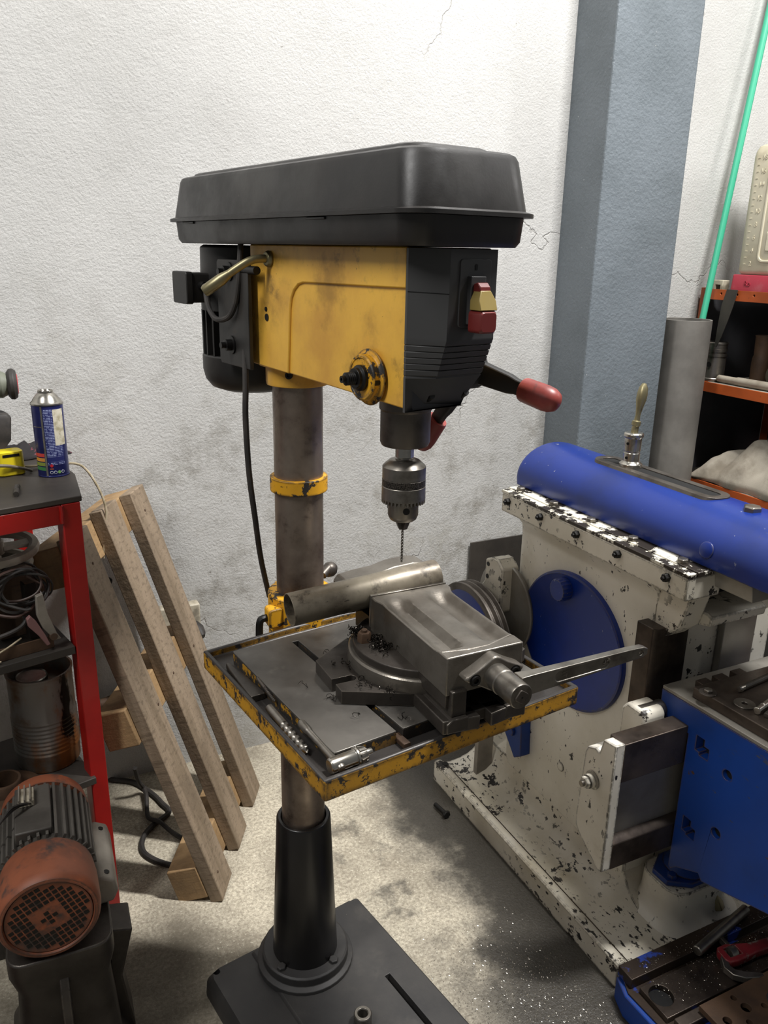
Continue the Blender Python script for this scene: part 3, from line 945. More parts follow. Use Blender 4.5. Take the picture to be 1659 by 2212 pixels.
# clamping nuts
nt = obj('clamp_nut', B().hex((-.090, .186, vz(.897)), (0, 0, 1), .0105, .017).lathe([(.0045, .017), (.0045, .021), (0, .021)], ax((-.090, .186, vz(.897)), (0, 0, 1)), 16), MT['rust'], vise, .0005)
nt2 = nt.copy()
C.objects.link(nt2)
nt2.matrix_local = Mx.Translation((.18, 0, 0))

# swarf heaped on the vise
rnd = random.Random(3)


def swarf(name, label, spots, m, r=(.003, .006), wire=.0006):
    b = B()
    for (x, y, z, sx, sy, n) in spots:
        for _ in range(n):
            px, py = x + rnd.gauss(0, sx), y + rnd.gauss(0, sy)
            rr, a0, tl = rnd.uniform(*r), rnd.uniform(0, 6.28), rnd.uniform(0, 3)
            zz = z + rnd.uniform(.0005, .006 if n > 12 else .0015)
            n_ = V((rnd.gauss(0, 1), rnd.gauss(0, 1), rnd.gauss(0, 1))).normalized()
            q = n_.orthogonal().normalized()
            w_ = n_.cross(q)
            pp = []
            for i in range(6):
                t = a0 + i * .85
                p = V((px, py, zz + rr * .5)) + (q * math.cos(t) + w_ * math.sin(t)) * rr * .8 + n_ * i * rr * .15
                p.z = max(p.z, z + .0004)
                pp.append(p)
            b.tube(pp, wire, 3)
    o = obj(name, b, m, None, 0, sm=0)
    return tag(o, label, 'swarf', kind='stuff')


def tw(M, x, y, z):
    p = M @ V((x, y, z))
    return p.x, p.y, p.z


MV = Mx.Translation((VX, VY, PZ)) @ Mx.Rotation(R(26.5), 4, 'Z')
sp = []
for x, y, s, n in ((-.088, .212, .007, 90), (-.080, .152, .008, 80), (-.074, .178, .004, 40), (-.10, .2, .004, 12)):
    sp.append((*tw(MV, x, y, vz(.8995)), s, s, n))
for x, y, s, n in ((-.125, .19, .008, 10), (-.118, .12, .012, 12), (-.095, .09, .012, 10)):
    sp.append((*tw(MV, x, y, vz(.866)), s, s, n))
swarf('metal_swarf', 'dark curly metal shavings heaped around the vise clamping nut', sp, MT['shavings'], (.0018, .0045), .0006)
MTb = Mx.Translation((AX, AY, 0)) @ Mx.Rotation(R(33.7), 4, 'Z')
sp = [(*tw(MTb, x, y, .8455), .004, .004, n) for x, y, n in ((-.055, -.19, 4), (-.07, -.23, 2), (-.13, -.25, 2), (-.11, -.30, 3), (-.10, -.36, 2), (-.05, -.40, 3), (.0, -.38, 2))]
swarf('metal_swarf', 'few thin curled shavings strewn on the drill press table plate', sp, MT['shavings'], (.003, .008), .0005)

# steel tube held in the vise
p0, p1 = MV @ V((-.184, .248, vz(.9405))), MV @ V((.064, .248, vz(.956)))
M = ax(p0, p1 - p0)
L = (p1 - p0).length
o = obj('steel_tube', B().lathe([(.0235, 0), (.0251, 0), (.0251, L), (.0235, L), (.0235, 0)], None, 48), MT['pipe_steel'], None, .0003)
o.matrix_world = M
tag(o, 'tarnished steel tube clamped crosswise in the vise jaws', 'tube')

# ------------------------------------------------------------------ tools in the table's tray
zf = .8257                                # tray floor


def at_table(x, y, z):
    return MTb @ V((x, y, z))


# chuck key: T bar across a stub with a bevel gear
ky = thing('chuck_key', 'steel chuck key lying in the near left corner of the yellow tray', 'chuck key', at_table(-.178, -.429, zf))
kd = (at_table(-.112, -.4285, .8395) - at_table(-.178, -.4285, .8385)).normalized()
o0 = at_table(-.186, -.4285, .8385) - ky.location
obj('key_body', B().lathe([(0, 0), (.0085, 0), (.0102, .002), (.0102, .036), (.0108, .037), (.0125, .0375), (.0125, .040), (.0108, .0405), (.0105, .041), (.0088, .053), (.0045, .054), (.0045, .062), (.0038, .063), (0, .063)], ax(o0, kd), 32), MT['steel_bright'], ky, .0004)
gear = None
for i in range(10):
    Mg = ax(o0, kd) @ Mx.Rotation(2 * PI * i / 10, 4, 'Z')
    if gear is None:
        gear = obj('gear_tooth', B().loft([[(.008, -.0016, .042), (.0122, -.0018, .042), (.0122, .0018, .042), (.008, .0016, .042)], [(.007, -.001, .053), (.0098, -.0012, .053), (.0098, .0012, .053), (.007, .001, .053)]]), MT['steel'], ky, .0003, M=Mg)
    else:
        g2 = gear.copy()
        C.objects.link(g2)
        g2.matrix_local = Mg
bd = (at_table(-.1768, -.335, .8435) - at_table(-.176, -.432, .8365)).normalized()
q0 = o0 + kd * .012 - bd * .012
obj('tommy_bar', B().lathe([(0, 0), (.0045, .0), (.0062, .003), (.0062, .008), (.0048, .011), (.0048, .084), (.0056, .086), (.0064, .092), (.006, .106), (.004, .110), (0, .111)], ax(q0, bd), 20), MT['steel'], ky)
# twist drills and a flat bar in the left gutter
def lay_bit(name, label, r, L, shank, turns, a, b_, m, group=None):
    o = obj(name, drill_mesh(r, L, shank, turns), m, None, 0, sm=30)
    o.matrix_world = ax(a, V(b_) - V(a))
    tag(o, label, 'drill bit', group)
    return o
lay_bit('drill_bit', 'thick bright twist drill bit lying in the left gutter of the yellow tray', .0062, .118, .045, 3.2, at_table(-.1875, -.262, zf + .0100), at_table(-.1905, -.379, zf + .0066), MT['steel'])
lay_bit('drill_bit', 'thin dark twist drill bit leaning beside the table plate in the left gutter', .0024, .062, .026, 5, at_table(-.1745, -.196, zf + .0215), at_table(-.1765, -.258, zf + .0145), MT['steel_dark'])
b = B().loft([[(x, y, z) for x, z in rrect(hw, .005, .002, 2)] for y, hw in ((0, .003), (-.02, .006), (-.105, .012), (-.112, .011))])
o = obj('flat_bar', b, MT['cast_dark'], None, .0008)
o.matrix_world = Mx.Translation(at_table(-.1855, -.110, zf + .0052)) @ Mx.Rotation(R(33.7), 4, 'Z')
tag(o, 'dark tapered steel wedge lying in the back of the left gutter', 'wedge')
b = B().loft([[(x, y, z) for x, z in rrect(.0055, .004, .001, 1)] for y in (0, -.028)])
o = obj('slot_key', b, MT['rust'], None, .0006)
o.matrix_world = Mx.Translation(at_table(-.070, -.405, zf + .0045)) @ Mx.Rotation(R(33.7), 4, 'Z')
tag(o, 'small rusty steel key at the open end of the table slot', 'steel key')
# steel bushing on the press base
o = obj('steel_bushing', B().lathe([(.009, 0), (.0165, 0), (.0172, .001), (.0172, .022), (.0155, .024), (.0105, .024), (.009, .022), (.009, 0)], None, 36), MT['steel'], None, .0003)
q = Mx.Translation((AX, AY, 0)) @ Mx.Rotation(R(36), 4, 'Z') @ V((.0105, -.196, .0549))
o.location = q
tag(o, 'short round steel bushing standing on the black press base', 'bushing')

# ------------------------------------------------------------------ shaper: white column, blue ram and table
sh = thing('metal_shaper', 'large white and blue metal shaper machine with chipped paint', 'shaper', (SX, SY, 0), SA)
prof = [(0, 0), (0, .057), (.004, .061), (.016, .062), (.026, .057), (.034, .048), (.05, .046), (.085, .049), (.115, .058), (.138, .075), (.150, .105),
        (.152, .12), (.50, .12), (.502, .105), (.52, .07), (.56, .048), (.575, .057), (.59, .062), (.60, .057), (.60, 0)]
low = [(x, .049 if .115 <= x <= .515 and z > .05 else z) for x, z in prof]
mid = [(x, (z + l[1] * 2) / 3) for (x, z), l in zip(prof, low)]
bs = obj('base', B().loft([[(x, y, z) for x, z in pp] for y, pp in ((.03, prof), (-.575, prof), (-.600, mid), (-.64, low), (-.742, low))]), MT['white_base'], sh, .003, sm=40)
obj('oil_groove', B().bx(.0245, .032, .024, -.740, .0465, .0535), MT['oily_steel'], bs)
obj('anchor_hole', B().cyl((.022, .004, .0615), (.022, .004, .0625), .0085, n=20), MT['bolt_black'], bs)
# column
def col(z, u, dv=0.0, front=.58):
    r_ = .05
    o_ = [(u, -front, z), (.50 + (.15 - u), -front, z)]
    o_ += [(.50 + (.15 - u), -.07, z)]
    for a in range(0, 100, 15):
        t = R(a)
        o_.append((u + r_ - r_ * math.sin(t), -.07 - dv - r_ + r_ * math.cos(t), z))
    return o_
colm = obj('column', B().loft([col(.10, .15), col(.775, .15), col(.80, .147), col(.822, .128), col(.83, .12), col(.86, .118)]), MT['white'], sh, .004, sm=40)
# ram guides with gib strips, bolts, screws
for side in (0, 1):
    def mx_(x):
        return x if side == 0 else .56 - x
    g = obj('ram_guide', B().bx(mx_(.115), mx_(.205), -.055, -.675, .826, .8735), MT['white_worn'], sh, .003)
    s1 = obj('gib_strip', B().bx(mx_(.1145), mx_(.138), -.052, -.676, .8735, .8815), MT['strip_worn'], g, .0015)
    s2 = obj('cap_strip', B().bx(mx_(.1385), mx_(.176), -.048, -.678, .8735, .8835), MT['strip_worn'], g, .0015)
    for v in (.085, .219, .353, .487, .625):
        obj('cap_bolt', B().hex((mx_(.150), -v, .8835), (0, 0, 1), .0115, .009), MT['steel'], s2, .0006)
        if side == 0:
            obj('gib_screw', B().lathe([(0, 0), (.0095, 0), (.0095, .001), (.0088, .001), (.0088, .009), (.0072, .0105), (.004, .0105), (.004, .015), (0, .0155)], ax((.115, -v, .858), (-1, 0, 0)), 6), MT['bolt_black'], g, .0004)
obj('throat_lip', B().prism([(-.57, .735), (-.60, .735), (-.665, .752), (-.668, .772), (-.655, .777), (-.57, .777)], .205, .36, 'x'), MT['white_worn'], sh, .003)
obj('throat_cheek', B().prism([(-.57, .70), (-.60, .71), (-.64, .75), (-.66, .83), (-.57, .83)], .150, .205, 'x'), MT['white_worn'], sh, .003)
obj('throat_cheek', B().prism([(-.57, .70), (-.60, .71), (-.64, .75), (-.66, .83), (-.57, .83)], .36, .41, 'x'), MT['white_worn'], sh, .003)
obj('throat', B().bx(.206, .359, -.572, -.585, .777, .84), MT['void'], sh)  # black panel paints the shade inside the throat
# round side door with fluted knob
dc = (-.330, .580)
dd = obj('side_door', B().loft([[(x, dc[0] + (.183 - i) * math.cos(2 * PI * a / 64), dc[1] + (.166 - i) * math.sin(2 * PI * a / 64)) for a in range(64)]
                               for x, i in ((.152, 0), (.142, 0), (.1385, .002), (.1375, .006), (.1385, .009))]), MT['blue'], sh, 0, sm=30)
M = ax((.1385, -.302, .703), (-1, 0, 0))
fl = [((.0262 + .0016 * (k % 2)) * math.cos(2 * PI * k / 36), (.0262 + .0016 * (k % 2)) * math.sin(2 * PI * k / 36)) for k in range(36)]
obj('door_knob', B().loft([[(x, y, z) for x, y in fl] for z in (0, .022)] + [[(x * .93, y * .93, .026) for x, y in fl]], M), MT['blue'], dd, .0006)
obj('oil_plug', B().lathe([(0, 0), (.0125, 0), (.0125, .002), (.0105, .003), (0, .003)], ax((.150, -.334, .233), (-1, 0, 0)), 28), MT['white'], sh, .0005)
# ram
rp = [(.17, .884), (.168, .905)]
for a in range(170, 9, -10):
    rp.append((.28 + .112 * math.cos(R(a)), .905 + .082 * math.sin(R(a))))
rp += [(.392, .905), (.39, .884)]
ram = obj('ram', B().loft([[(.28 + (x - .28) * .93, -.03, .884 + (z - .884) * .93) for x, z in rp], [(.28 + (x - .28) * .98, -.034, .884 + (z - .884) * .985) for x, z in rp], [(x, -.045, z) for x, z in rp], [(x, -1.15, z) for x, z in rp]]), MT['blue'], sh, .002, sm=45)
obj('ram_foot', B().prism([(.19, .846), (.182, .884), (.378, .884), (.37, .846)], -.06, -.762, 'y'), MT['ground_steel'], ram, .0015)
sl_o = rrect(.034, .188, .033, 8, .282, -.402)
sl_i = rrect(.017, .170, .016, 8, .282, -.402)
obj('slot_rim', B().loft([[(x + (x - .282) * .25, y, .972) for x, y in sl_o], [(x, y, .990) for x, y in sl_o]]), MT['steel_dark'], ram, .001, cuts=[B().prism(sl_i, .975, 1.0)])
obj('ram_slot_shade', B().prism(rrect(.0172, .1702, .016, 8, .282, -.402), .984, .9875), MT['void'], ram)  # black inset paints the shade down in the slot
obj('ram_bolt', B().hex((.272, -.665, .984), (0, 0, 1), .0175, .012), MT['steel'], ram, .0008)
obj('ram_plug', B().lathe([(0, 0), (.0165, 0), (.0165, .003), (.013, .005), (0, .005)], ax((.1715, -.66, .918), (-1, 0, .25)), 28), MT['blue'], ram, .0006)
Mh = Mx.Translation((.28, -.318, 0))
st = obj('clamp_stud', B().lathe([(0, .985), (.026, .985), (.026, .997), (.022, 1.0), (.020, 1.003), (.0185, 1.003), (.0185, 1.022), (.0175, 1.023), (.0175, 1.026), (.019, 1.027), (.019, 1.056), (.022, 1.060), (.022, 1.066), (.019, 1.069), (.0105, 1.069), (0, 1.069)], Mh, 32), MT['steel_bright'], ram, .0005)
obj('ball_handle', B().lathe([(0, 1.066), (.0085, 1.066), (.0075, 1.083), (.010, 1.085), (.010, 1.094), (.0065, 1.096), (.0055, 1.108), (.0075, 1.124), (.0112, 1.142), (.0118, 1.155), (.0098, 1.170), (.005, 1.179), (0, 1.181)], Mh @ Mx.Translation((0, 0, 1.066)) @ Mx.Rotation(R(7), 4, 'Y') @ Mx.Translation((0, 0, -1.066)), 28), MT['brass'], st)
for z in (1.012, 1.045):
    obj('tommy_hole', B().cyl((.28 - .0183, -.318 - .004, z), (.28 - .0195, -.318 - .0045, z), .0032, n=14), MT['bolt_black'], st)
# vertical ways on the front
obj('column_way', B().prism([(.122, -.555), (.122, -.600), (.132, -.607), (.215, -.607), (.215, -.555)], .33, .735), MT['oily_steel'], sh, .0015)
obj('column_way', B().prism([(.32, -.555), (.32, -.607), (.415, -.607), (.425, -.600), (.425, -.555)], .33, .735), MT['ground_steel'], sh, .0015)
obj('column_front', B().bx(.2155, .3195, -.57, -.592, .33, .735), MT['white_worn'], sh, .003)
# cross rail
rl = obj('cross_rail', B().bx(-.03, .60, -.632, -.695, .300, .530), MT['ground_steel'], sh, .002)
obj('rail_way', B().bx(-.0295, .60, -.672, -.714, .492, .576), MT['oily_steel'], rl, .0015)
obj('rail_way', B().prism([(-.688, .288), (-.714, .290), (-.714, .348), (-.704, .356), (-.688, .358)], -.0295, .60, 'x'), MT['oily_steel'], rl, .0015)
ep = [(-.634, .522), (-.640, .536), (-.662, .545), (-.672, .540), (-.680, .574), (-.7145, .579), (-.7145, .292), (-.704, .290), (-.672, .310), (-.640, .333), (-.629, .345), (-.626, .37)]
e_ = obj('rail_end', B().prism(ep, -.052, -.0295, 'x'), MT['white'], rl, .002)
obj('end_nut', B().lathe([(0, 0), (.019, 0), (.019, .003), (.014, .004), (.014, .014), (.0115, .0145)], ax((-.052, -.664, .474), (-1, 0, 0)), 28).hex((-.0665, -.664, .474), (-1, 0, 0), .0125, .009), MT['white_worn'], e_, .0005)
obj('end_stud', B().cyl((-.074, -.664, .474), (-.082, -.664, .474), .006, n=16), MT['steel'], e_)
obj('saddle_lug', B().prism([(-.60, .50), (-.60, .575), (-.615, .592), (-.655, .592), (-.665, .582), (-.668, .53), (-.66, .50)], .062, .118, 'x'), MT['white_worn'], sh, .006)
obj('saddle_rod', B().cyl((.07, -.64, .575), (.132, -.64, .575), .018, n=28), MT['steel'], sh, .001)
# blue box table hung on the rail
tp = [(-.637, .560), (-.637, .618), (-1.16, .632), (-1.16, .40), (-.95, .322), (-.80, .272), (-.79, .284), (-.735, .255), (-.722, .242), (-.716, .246), (-.716, .560)]
cuts = []
for v, z in ((.750, .553), (.748, .366)):
    cuts.append(B().bx(.12, .16, -v + .013, -v - .006, z - .016, z + .016))
    cuts.append(B().bx(.12, .16, -v + .002, -v - .019, z - .022, z + .002))
for v, z in ((.817, .530), (.814, .398)):
    cuts.append(B().cyl((.12, -v, z), (.16, -v, z), .0105, n=24))
wt = obj('work_table', B().prism(tp, .13, .52, 'x'), MT['blue_flat'], sh, .002, cuts=cuts)
obj('table_edge', B().prism([(-.637, .6185), (-.637, .626), (-1.16, .640), (-1.16, .6325)], .1305, .52, 'x'), MT['ground_steel'], wt, .001)
tt = obj('table_top', B().prism([(-.698, .6275), (-.698, .650), (-1.16, .663), (-1.16, .640)], .146, .52, 'x'), MT['oily_steel'], wt, .002)
for u in (.19, .235, .285):
    obj('top_tab', B().bx(u - .014, u + .014, -.675, -.6975, .632, .646), MT['oily_steel'], tt, .001)
for v, z in ((.817, .530), (.814, .398)):
    obj('hole_shade', B().cyl((.140, -v, z), (.159, -v, z), .0103, n=24), MT['void'], wt)  # black plugs paint the shade inside the round holes
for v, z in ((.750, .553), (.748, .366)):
    obj('slot_shade', B().bx(.150, .1595, -v + .0125, -v - .0185, z - .0215, z + .0155), MT['void'], wt)  # black backing paints the shade inside the keyhole slots
# elevating screw on its pedestal
Mp = Mx.Translation((.262, -.652, 0))
def oct_(r, ry, z):
    return [(r * math.cos(R(a)), ry * math.sin(R(a)), z) for a in range(0, 360, 15)]
pd = obj('screw_pedestal', B().loft([[(x, y, z) for x, y in rrect(.085 + f, .060 + f, .040 + f * .5, 6)] for z, f in ((.044, .034), (.049, .030), (.055, .018), (.066, .008), (.085, .002), (.135, .0))], Mp), MT['white'], sh, .002, sm=60)
fg = obj('screw_flange', B().loft([[(x, y, z) for x, y in circ(.084, 8, 0, 0, .056, R(22.5))] for z in (.135, .148)], Mp).lathe([(.0, .148), (.05, .148), (.042, .156), (.036, .162), (0, .162)], Mp, 32), MT['blue_flat'], sh, .002)
obj('flange_bolt', B().hex((.205, -.668, .148), (0, 0, 1), .011, .008), MT['blue_flat'], fg, .0006)
th = [(0, .158)]
for k in range(12):
    th += [(.034, .160 + .010 * k), (.034, .164 + .010 * k), (.028, .166 + .010 * k), (.028, .169 + .010 * k)]
obj('elevating_screw', B().lathe(th + [(0, .28)], Mp, 32), MT['oily_steel'], sh)
# drive parts at the back
br = obj('drive_bracket', B().prism([(-.0, .56), (.0, .60), (-.02, .625), (-.02, .685), (-.055, .70), (-.075, .70), (-.10, .68), (-.10, .56)], .10, .152, 'x'), MT['white_worn'], sh, .005)
for v, z in ((.016, .675), (.012, .640)):
    obj('bracket_hole', B().cyl((.0995, -.03 - v * .3, z - .0), (.0985, -.03 - v * .3, z), .006, n=16), MT['bolt_black'], br)
obj('belt_guard', B().lathe([(0, 0), (.118, 0), (.120, .004), (.118, .012), (0, .012)], ax((.130, -.072, .565), (1, 0, 0)), 48), MT['ground_steel'], sh, .001)
pu = obj('drive_pulley', B().lathe([(0, .0), (.125, .0), (.150, -.004), (.158, -.003), (.160, .002), (.150, .008), (.150, .012), (.160, .017), (.160, .020), (.150, .026), (.150, .030), (.160, .035), (.160, .038), (0, .038)], ax((.035, -.05, .47), (1, 0, 0)), 56), MT['steel_dark'], sh, .0008)
obj('pulley_face', B().lathe([(0, 0), (.135, 0), (.14, .0015), (.14, .006), (0, .006)], ax((.0305, -.05, .47), (1, 0, 0)), 56), MT['blue'], pu, .0005)
obj('pulley_shaft', B().cyl((.07, -.05, .47), (.16, -.05, .47), .018), MT['steel'], pu)
bb = obj('foot_bracket', B().prism([(-.128, .29), (-.20, .30), (-.208, .19), (-.18, .17), (-.128, .225)], .120, .151, 'x'), MT['blue_flat'], sh, .002)
obj('bracket_bolt', B().hex((.120, -.165, .245), (-1, 0, 0), .014, .008), MT['blue_flat'], bb, .0006)
obj('stay_plate', B().bx(.085, .135, -.045, -.062, .045, .40), MT['grey_cast'], sh, .001)

# tools lying on the shaper's table top: z follows its slight rise
def top_z(v):
    return .650 + (v - .698) * .0281 + .0003


def on_top(u, v, dz=0.):
    return MS @ V((u, -v, top_z(v) + dz))


o = thing('hex_bolt', 'hex bolt through a washer standing on the brown shaper table top', 'bolt', on_top(.152, .728), SA)
obj('washer', B().lathe([(.006, 0), (.0165, 0), (.0165, .0025), (.006, .0025), (.006, 0)], None, 28), MT['steel_dark'], o, .0004)
obj('bolt_head', B().hex((0, 0, .0026), (0, 0, 1), .009, .006), MT['steel'], o, .0004)
o = obj('flat_washer', B().lathe([(.0055, 0), (.0195, 0), (.0195, .003), (.0055, .003), (.0055, 0)], None, 32), MT['steel'], None, .0005)
o.matrix_world = Mx.Translation(on_top(.180, .790)) @ Mx.Rotation(R(SA), 4, 'Z')
tag(o, 'loose round steel washer lying on the brown shaper table top', 'washer')
# a threaded rod, a plain pin and a small key bar
a, b_ = on_top(.207, .752, .0062), on_top(.33, .735, .0062)
th = [(0, 0), (.0048, .0), (.0058, .002), (.0058, .010), (.0050, .011), (.0050, .018)]
for k in range(40):
    th += [(.0060, .018 + .0026 * k), (.0054, .0193 + .0026 * k)]
o = obj('threaded_rod', B().lathe(th + [(0, .123)], None, 20), MT['steel'], None)
o.matrix_world = ax(a, b_ - a)
tag(o, 'threaded steel rod lying across the brown shaper table top', 'rod')
a, b_ = on_top(.170, .825, .0072), on_top(.262, .80, .0072)
o = obj('steel_pin', B().lathe([(0, 0), (.006, 0), (.007, .001), (.007, .022), (.0064, .0225), (.0064, .0235), (.007, .024), (.007, .09), (0, .09)], None, 24), MT['steel_bright'], None)
o.matrix_world = ax(a, b_ - a)
tag(o, 'plain bright steel pin lying on the near side of the brown table top', 'pin')
a, b_ = on_top(.176, .840, .0045), on_top(.258, .817, .0045)
o = obj('key_bar', B().loft([[(x, y, z) for x, y in rrect(.0042, .0042, .001, 1)] for z in (0, .08)]), MT['steel_dark'], None, .0004)
o.matrix_world = ax(a, b_ - a, (0, 0, 1))
tag(o, 'small square key bar beside the bright pin on the table top', 'key bar')

# ------------------------------------------------------------------ blue bed lying in front of the shaper
bd = thing('machine_bed', 'brown and blue slotted iron bed on the floor at the shaper foot', 'machine bed', MS @ V((0, -.86, 0)), SA)
# local y: v = .86 - y
def by(v):
    return .86 - v
b = B().prism([(-.018, by(.757)), (.46, by(.757)), (.46, by(1.16)), (-.02, by(1.16)), (-.034, by(.80))], .002, .056)
obj('bed_body', b, MT['blue_flat'], bd, .003)
obj('bed_floor', B().prism([(-.008, by(.760)), (.458, by(.760)), (.458, by(1.158)), (-.008, by(1.158)), (-.026, by(.80))], .0565, .0603), MT['rust_blue'], bd, .001)
obj('bed_hole', B().lathe([(0, .0604), (.0238, .0604), (.0238, .0607), (0, .0607)], Mx.Translation((.020, by(.840), 0)), 28), MT['void'], bd)  # black disc paints the hole's inner shade
obj('bed_rail', B().bx(-.016, .46, by(.757), by(.796), .0605, .084), MT['rust_blue'], bd, .0015)
obj('bed_plate', B().bx(-.006, .46, by(.808), by(.884), .0605, .073), MT['oily_steel'], bd, .0012, cuts=[B().lathe([(0, .055), (.024, .055), (.024, .09), (0, .09)], Mx.Translation((.020, by(.840), 0)), 28)])
obj('bed_rail', B().bx(.0, .46, by(.893), by(.915), .0605, .080), MT['oily_steel'], bd, .0015)
# perforated plate leaning out of frame
cuts = [B().cyl((u, by(v), .05), (u, by(v), .14), r, n=20) for u, v, r in ((.125, .918, .006), (.13, .943, .010), (.075, .948, .0085), (.11, .968, .006), (.165, .955, .006), (.19, .985, .009))]
o = obj('perforated_plate', B().bx(.052, .36, by(.902), by(1.05), .0845, .0965), MT['rust'], None, .0015, cuts=cuts)
o.matrix_world = MS @ Mx.Translation((0, -.86, 0))
tag(o, 'rusty steel plate with drilled holes lying on the iron bed', 'plate')


def bed(u, v, z):
    return MS @ V((u, -v, z))


a, b_ = bed(.146, .806, .0946), bed(.330, .768, .0946)
o = obj('round_bar', B().lathe([(0, 0), (.009, 0), (.0105, .002), (.0105, (b_ - a).length), (.0085, (b_ - a).length + .002), (0, (b_ - a).length + .002)], None, 28), MT['steel'], None)
o.matrix_world = ax(a, b_ - a)
tag(o, 'round steel bar lying across the iron bed behind the pipe wrench', 'bar')
# red pipe wrench
wr = thing('pipe_wrench', 'worn red pipe wrench lying on the brown iron bed', 'wrench', bed(.207, .840, .0795), SA - 6)
b = B().loft([[(x, y, z) for y, z in rrect(h, .009, .004, 3, yy, .011)] for x, h, yy in ((-.026, .012, .0), (-.02, .02, 0), (.0, .022, 0), (.022, .018, -.002), (.05, .013, -.004), (.13, .0115, -.006), (.26, .011, -.006))])
obj('wrench_body', b, mat('worn_red_casting', '7c1f26', .45, .1, var=('5c181d', 18, .35, .7), layers=[dict(col='8a8078', scale=34, lo=.6, hi=.66, rough=.45, metal=.6)], edge=('8f867c', .003, .4, .8)), wr, .0015,
    cuts=[B().bx(-.012, .018, -.010, .012, -.01, .04)])
obj('wrench_nut', B().lathe([(0, -.008), (.0125, -.008), (.0135, -.005), (.0135, .005), (.0125, .008), (0, .008)], Mx.Translation((.003, .001, .013)) @ Mx.Rotation(R(90), 4, 'Y'), 24), MT['steel'], wr)
b = B()
lp = []
for px_, py_, nx_, ny_, hw_ in ((-.010, .012, -.7, .7, .006), (-.024, -.006, -.95, .3, .008), (-.034, -.024, -1, -.05, .009), (-.030, -.040, -.8, -.6, .010), (-.014, -.052, -.5, -.87, .010), (.010, -.060, -.3, -.95, .008), (.022, -.062, -.2, -.98, .004)):
    lp.append([(px_ + nx_ * s_ * hw_, py_ + ny_ * s_ * hw_, z_) for s_, z_ in ((-1, .004), (1, .006), (.8, .019), (-1, .017))])
b.loft(lp)
obj('hook_jaw', b, MT['steel'], wr, .0015)
b = B().bx(.004, .012, .018, .045, .004, .018)
hj = obj('jaw_shank', b, MT['steel_dark'], wr, .001)
for k in range(8):
    obj('jaw_tooth', B().prism([(.020 + .003 * k, .004), (.0230 + .003 * k, .004), (.0215 + .003 * k, .007)], .004, .018, 'z', Mx.Translation((.008, .0, 0)) @ Mx.Rotation(R(90), 4, 'Z') @ Mx.Translation((0, -.008, 0))), MT['steel_dark'], hj)
# black rag beside the wrench
b = B()
rows = []
rnd = random.Random(11)
for j in range(15):
    row = []
    for i in range(15):
        x, y = (i / 14 - .5) * .13, (j / 14 - .5) * .10
        e = min(i, 14 - i, j, 14 - j) / 7
        z = .004 + .026 * e ** .6 * (.6 + .4 * math.sin(i * 1.3 + j * .9) * math.cos(j * 1.1)) + rnd.uniform(0, .006) * e
        row.append((x + .012 * math.sin(j * .8), y + .01 * math.sin(i * .7), z))
    rows.append(row)
rag = obj('oily_rag', b.loft(rows, None, False, False), mat('black_cloth', '1c1b1d', .8, bump=(300, .3, .001), var=('2c2b2f', 25, .4, .6)), None, 0, sm=80)
md = rag.modifiers.new('s', 'SOLIDIFY')
md.thickness = .002
rag.matrix_world = Mx.Translation(bed(.262, .972, .0968)) @ Mx.Rotation(R(SA + 25), 4, 'Z')
tag(rag, 'crumpled black oily rag beside the red pipe wrench', 'rag')
# short steel block leaning on the shaper foot
o = obj('steel_block', B().loft([[(x, y, z) for x, y in rrect(.013, .008, .002, 2)] for z in (0, .055)]), MT['brass'], None, .001)
o.matrix_world = MS @ Mx.Translation((.310, -.722, .0622)) @ Mx.Rotation(R(-35), 4, 'X') @ Mx.Rotation(R(30), 4, 'Z')
tag(o, 'short flat steel block leaning on the white shaper foot', 'steel block')
# bright swarf on the wet floor and the bed
sp = []
rnd = random.Random(5)
def chips(name, label, n, fn, m, size=(.0012, .003)):
    b = B()
    for _ in range(n):
        x, y, z = fn()
        s = rnd.uniform(*size)
        a = rnd.uniform(0, 6.28)
        t = rnd.uniform(-.5, .5)
        dx, dy = math.cos(a) * s, math.sin(a) * s
        b.raw([(x - dx, y - dy, z + .0002), (x + dy * .35, y - dx * .35, z + .0004 + s * .25), (x + dx, y + dy, z + .0003 + s * abs(t)), (x - dy * .35, y + dx * .35, z + .0003)], [(0, 1, 2, 3)])
    return tag(obj(name, b, m, None, 0, sm=0), label, 'swarf', kind='stuff')


def fl_():
    while True:
        u, v = rnd.gauss(-.19, .10), rnd.gauss(.82, .17)
        if u < -.045 and v < 1.3 and v > .45:
            p = MS @ V((u, -v, .0002))
            q = (Mx.Translation((AX, AY, 0)) @ Mx.Rotation(R(36), 4, 'Z')).inverted() @ p
            if not (-.2 < q.x < .2 and -.5 < q.y < .1):
                return p.x, p.y, p.z
chips('metal_swarf', 'glittering steel chips spread over the wet floor beside the machine bed', 5200, fl_, MT['glint'], (.0008, .0020))
def bd_():
    u, v = rnd.uniform(.02, .36), rnd.triangular(.757, .90, .80)
    z = .0842 if v < .796 else (.0732 if .808 < v < .884 else .0608)
    p = MS @ V((u, -v, z))
    return p.x, p.y, p.z
chips('metal_swarf', 'fine steel chips dusted over the brown iron bed', 1500, bd_, MT['glint'], (.0005, .0012))
# loose bolt on the floor beside the shaper
o = thing('hex_bolt', 'black bolt lying on the floor beside the white shaper base', 'bolt', MS @ V((-.052, -.125, 0)), SA + 5)
obj('bolt_head', B().hex((0, -.004, .011), (0, -1, 0), .0115, .008), MT['bolt_black'], o, .0006)
obj('bolt_shank', B().cyl((0, -.004, .011), (.0, .045, .008), .0062), MT['bolt_black'], o)
